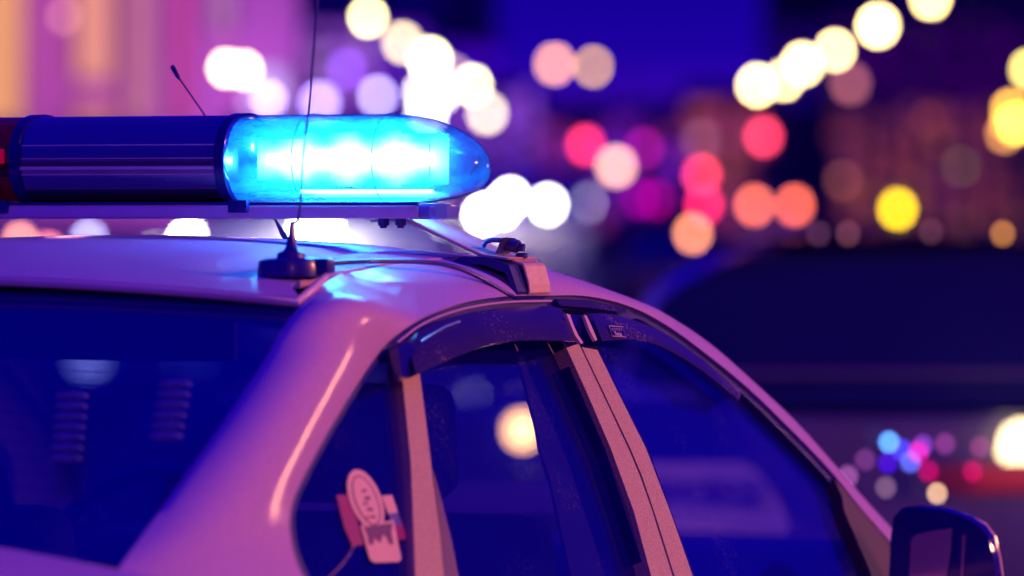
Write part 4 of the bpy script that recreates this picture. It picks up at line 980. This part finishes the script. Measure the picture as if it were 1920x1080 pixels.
for a in ((470, 190, (0.9, 0.38, 1.0), 200), (120, 30, (1.0, 0.35, 0.42), 150)):
    q = at(a[0], a[1], 58.3)
    wl = thing('added_lantern', q, {470: 'small lantern added to brighten the pale facade under the double lamp', 120: 'small lantern added to brighten the facade between the two warm windows'}[a[0]], 'added wall lamp')
    ball('added_lantern_glass', q, 0.06, emit('added_lantern_glow', a[2], 3.0), wl, 10); cyl('added_lantern_bracket', q, q + FL * 1.7, 0.015, M['pole'], wl, 6); adopt(wl)
    point('facade_fill_light', q - FL * 0.1, a[2], a[3], 0.1)  # lantern and light are added to brighten the facade
def win_rows(x0, x1, y0, y1, nx, ny, cols, fill=0.5, p=0.75):  # dense glowing panes that blur into haze, bloom and sky tone
    out = []; w = (x1 - x0) / nx; h = (y1 - y0) / ny
    for i in range(nx):
        jy = random.uniform(-0.4, 0.4) * h
        for j in range(ny):
            if random.random() < p:
                f1 = fill * random.uniform(0.7, 1.5); f2 = fill * random.uniform(0.7, 1.3)
                out.append((x0 + w * (i + 0.5 - f1 / 2), y0 + jy + h * (j + 0.5 - f2 / 2), x0 + w * (i + 0.5 + f1 / 2), y0 + jy + h * (j + 0.5 + f2 / 2), random.choice(cols)))
    return out
building('bloom_block', 560, 800, 320, 30, 26, wall_v, 'block added for the violet bloom behind the whip antenna', win_rows(565, 700, -100, 420, 4, 11, [(0.45, 0.12, 0.85), (0.34, 0.07, 0.75), (0.6, 0.25, 1.0)], 0.92, 0.97) + win_rows(705, 795, -100, 420, 3, 11, [(0.12, 0.01, 0.65), (0.18, 0.02, 0.72)], 0.92, 1.0))  # this block and the hall are added to carry the violet bloom
building('bloom_hall', 800, 1010, 340, 30, 9.6, wall_v, 'low hall added for the violet bloom behind the end of the lit dome', win_rows(805, 1005, 180, 420, 6, 6, [(0.22, 0.04, 0.75), (0.32, 0.07, 0.85)], 0.92, 0.97))
building('row_house', 1010, 1290, 330, 30, 8.2, wall_p, 'distant row house, its windows glowing as plum city haze under the red signal', win_rows(1015, 1285, 235, 420, 6, 4, [(0.16, 0.01, 0.50), (0.12, 0.01, 0.45), (0.26, 0.02, 0.32)], 0.92, 0.97))
building('apartment_block', 1290, 1560, 320, 30, 9.0, wall_p, 'distant block, its windows glowing as reddish city haze behind the orange tail lamps', win_rows(1295, 1555, 190, 430, 6, 5, [(0.42, 0.06, 0.14), (0.28, 0.03, 0.16), (0.30, 0.06, 0.08)], 0.92, 0.97))
building('sky_tone_slab', 800, 930, 345, 10, 30, wall_v, 'tall block added for the deep blue sky right of the added bloom block', win_rows(805, 925, -100, 420, 3, 9, [(0.06, 0.0, 0.60), (0.04, 0.0, 0.50)], 0.95, 1.0))  # this and the two blocks below are added to shade the sky
building('sky_tone_block', 1440, 1560, 315, 10, 30, wall_p, 'slim block added for the dark violet sky left of the tall added block', win_rows(1442, 1558, -100, 190, 3, 6, [(0.010, 0.0, 0.20), (0.014, 0.0, 0.16)], 0.97, 1.0))
building('sky_tone_tower', 1560, 2200, 310, 30, 36, wall_p, 'tall block added for the dark plum sky filling the upper right', win_rows(1565, 1915, 200, 430, 8, 5, [(0.24, 0.035, 0.08), (0.15, 0.02, 0.10), (0.30, 0.07, 0.06)], 0.92, 0.97) + win_rows(1575, 1915, -200, 190, 7, 6, [(0.035, 0.0, 0.11), (0.028, 0.0, 0.10)], 0.95, 1.0))
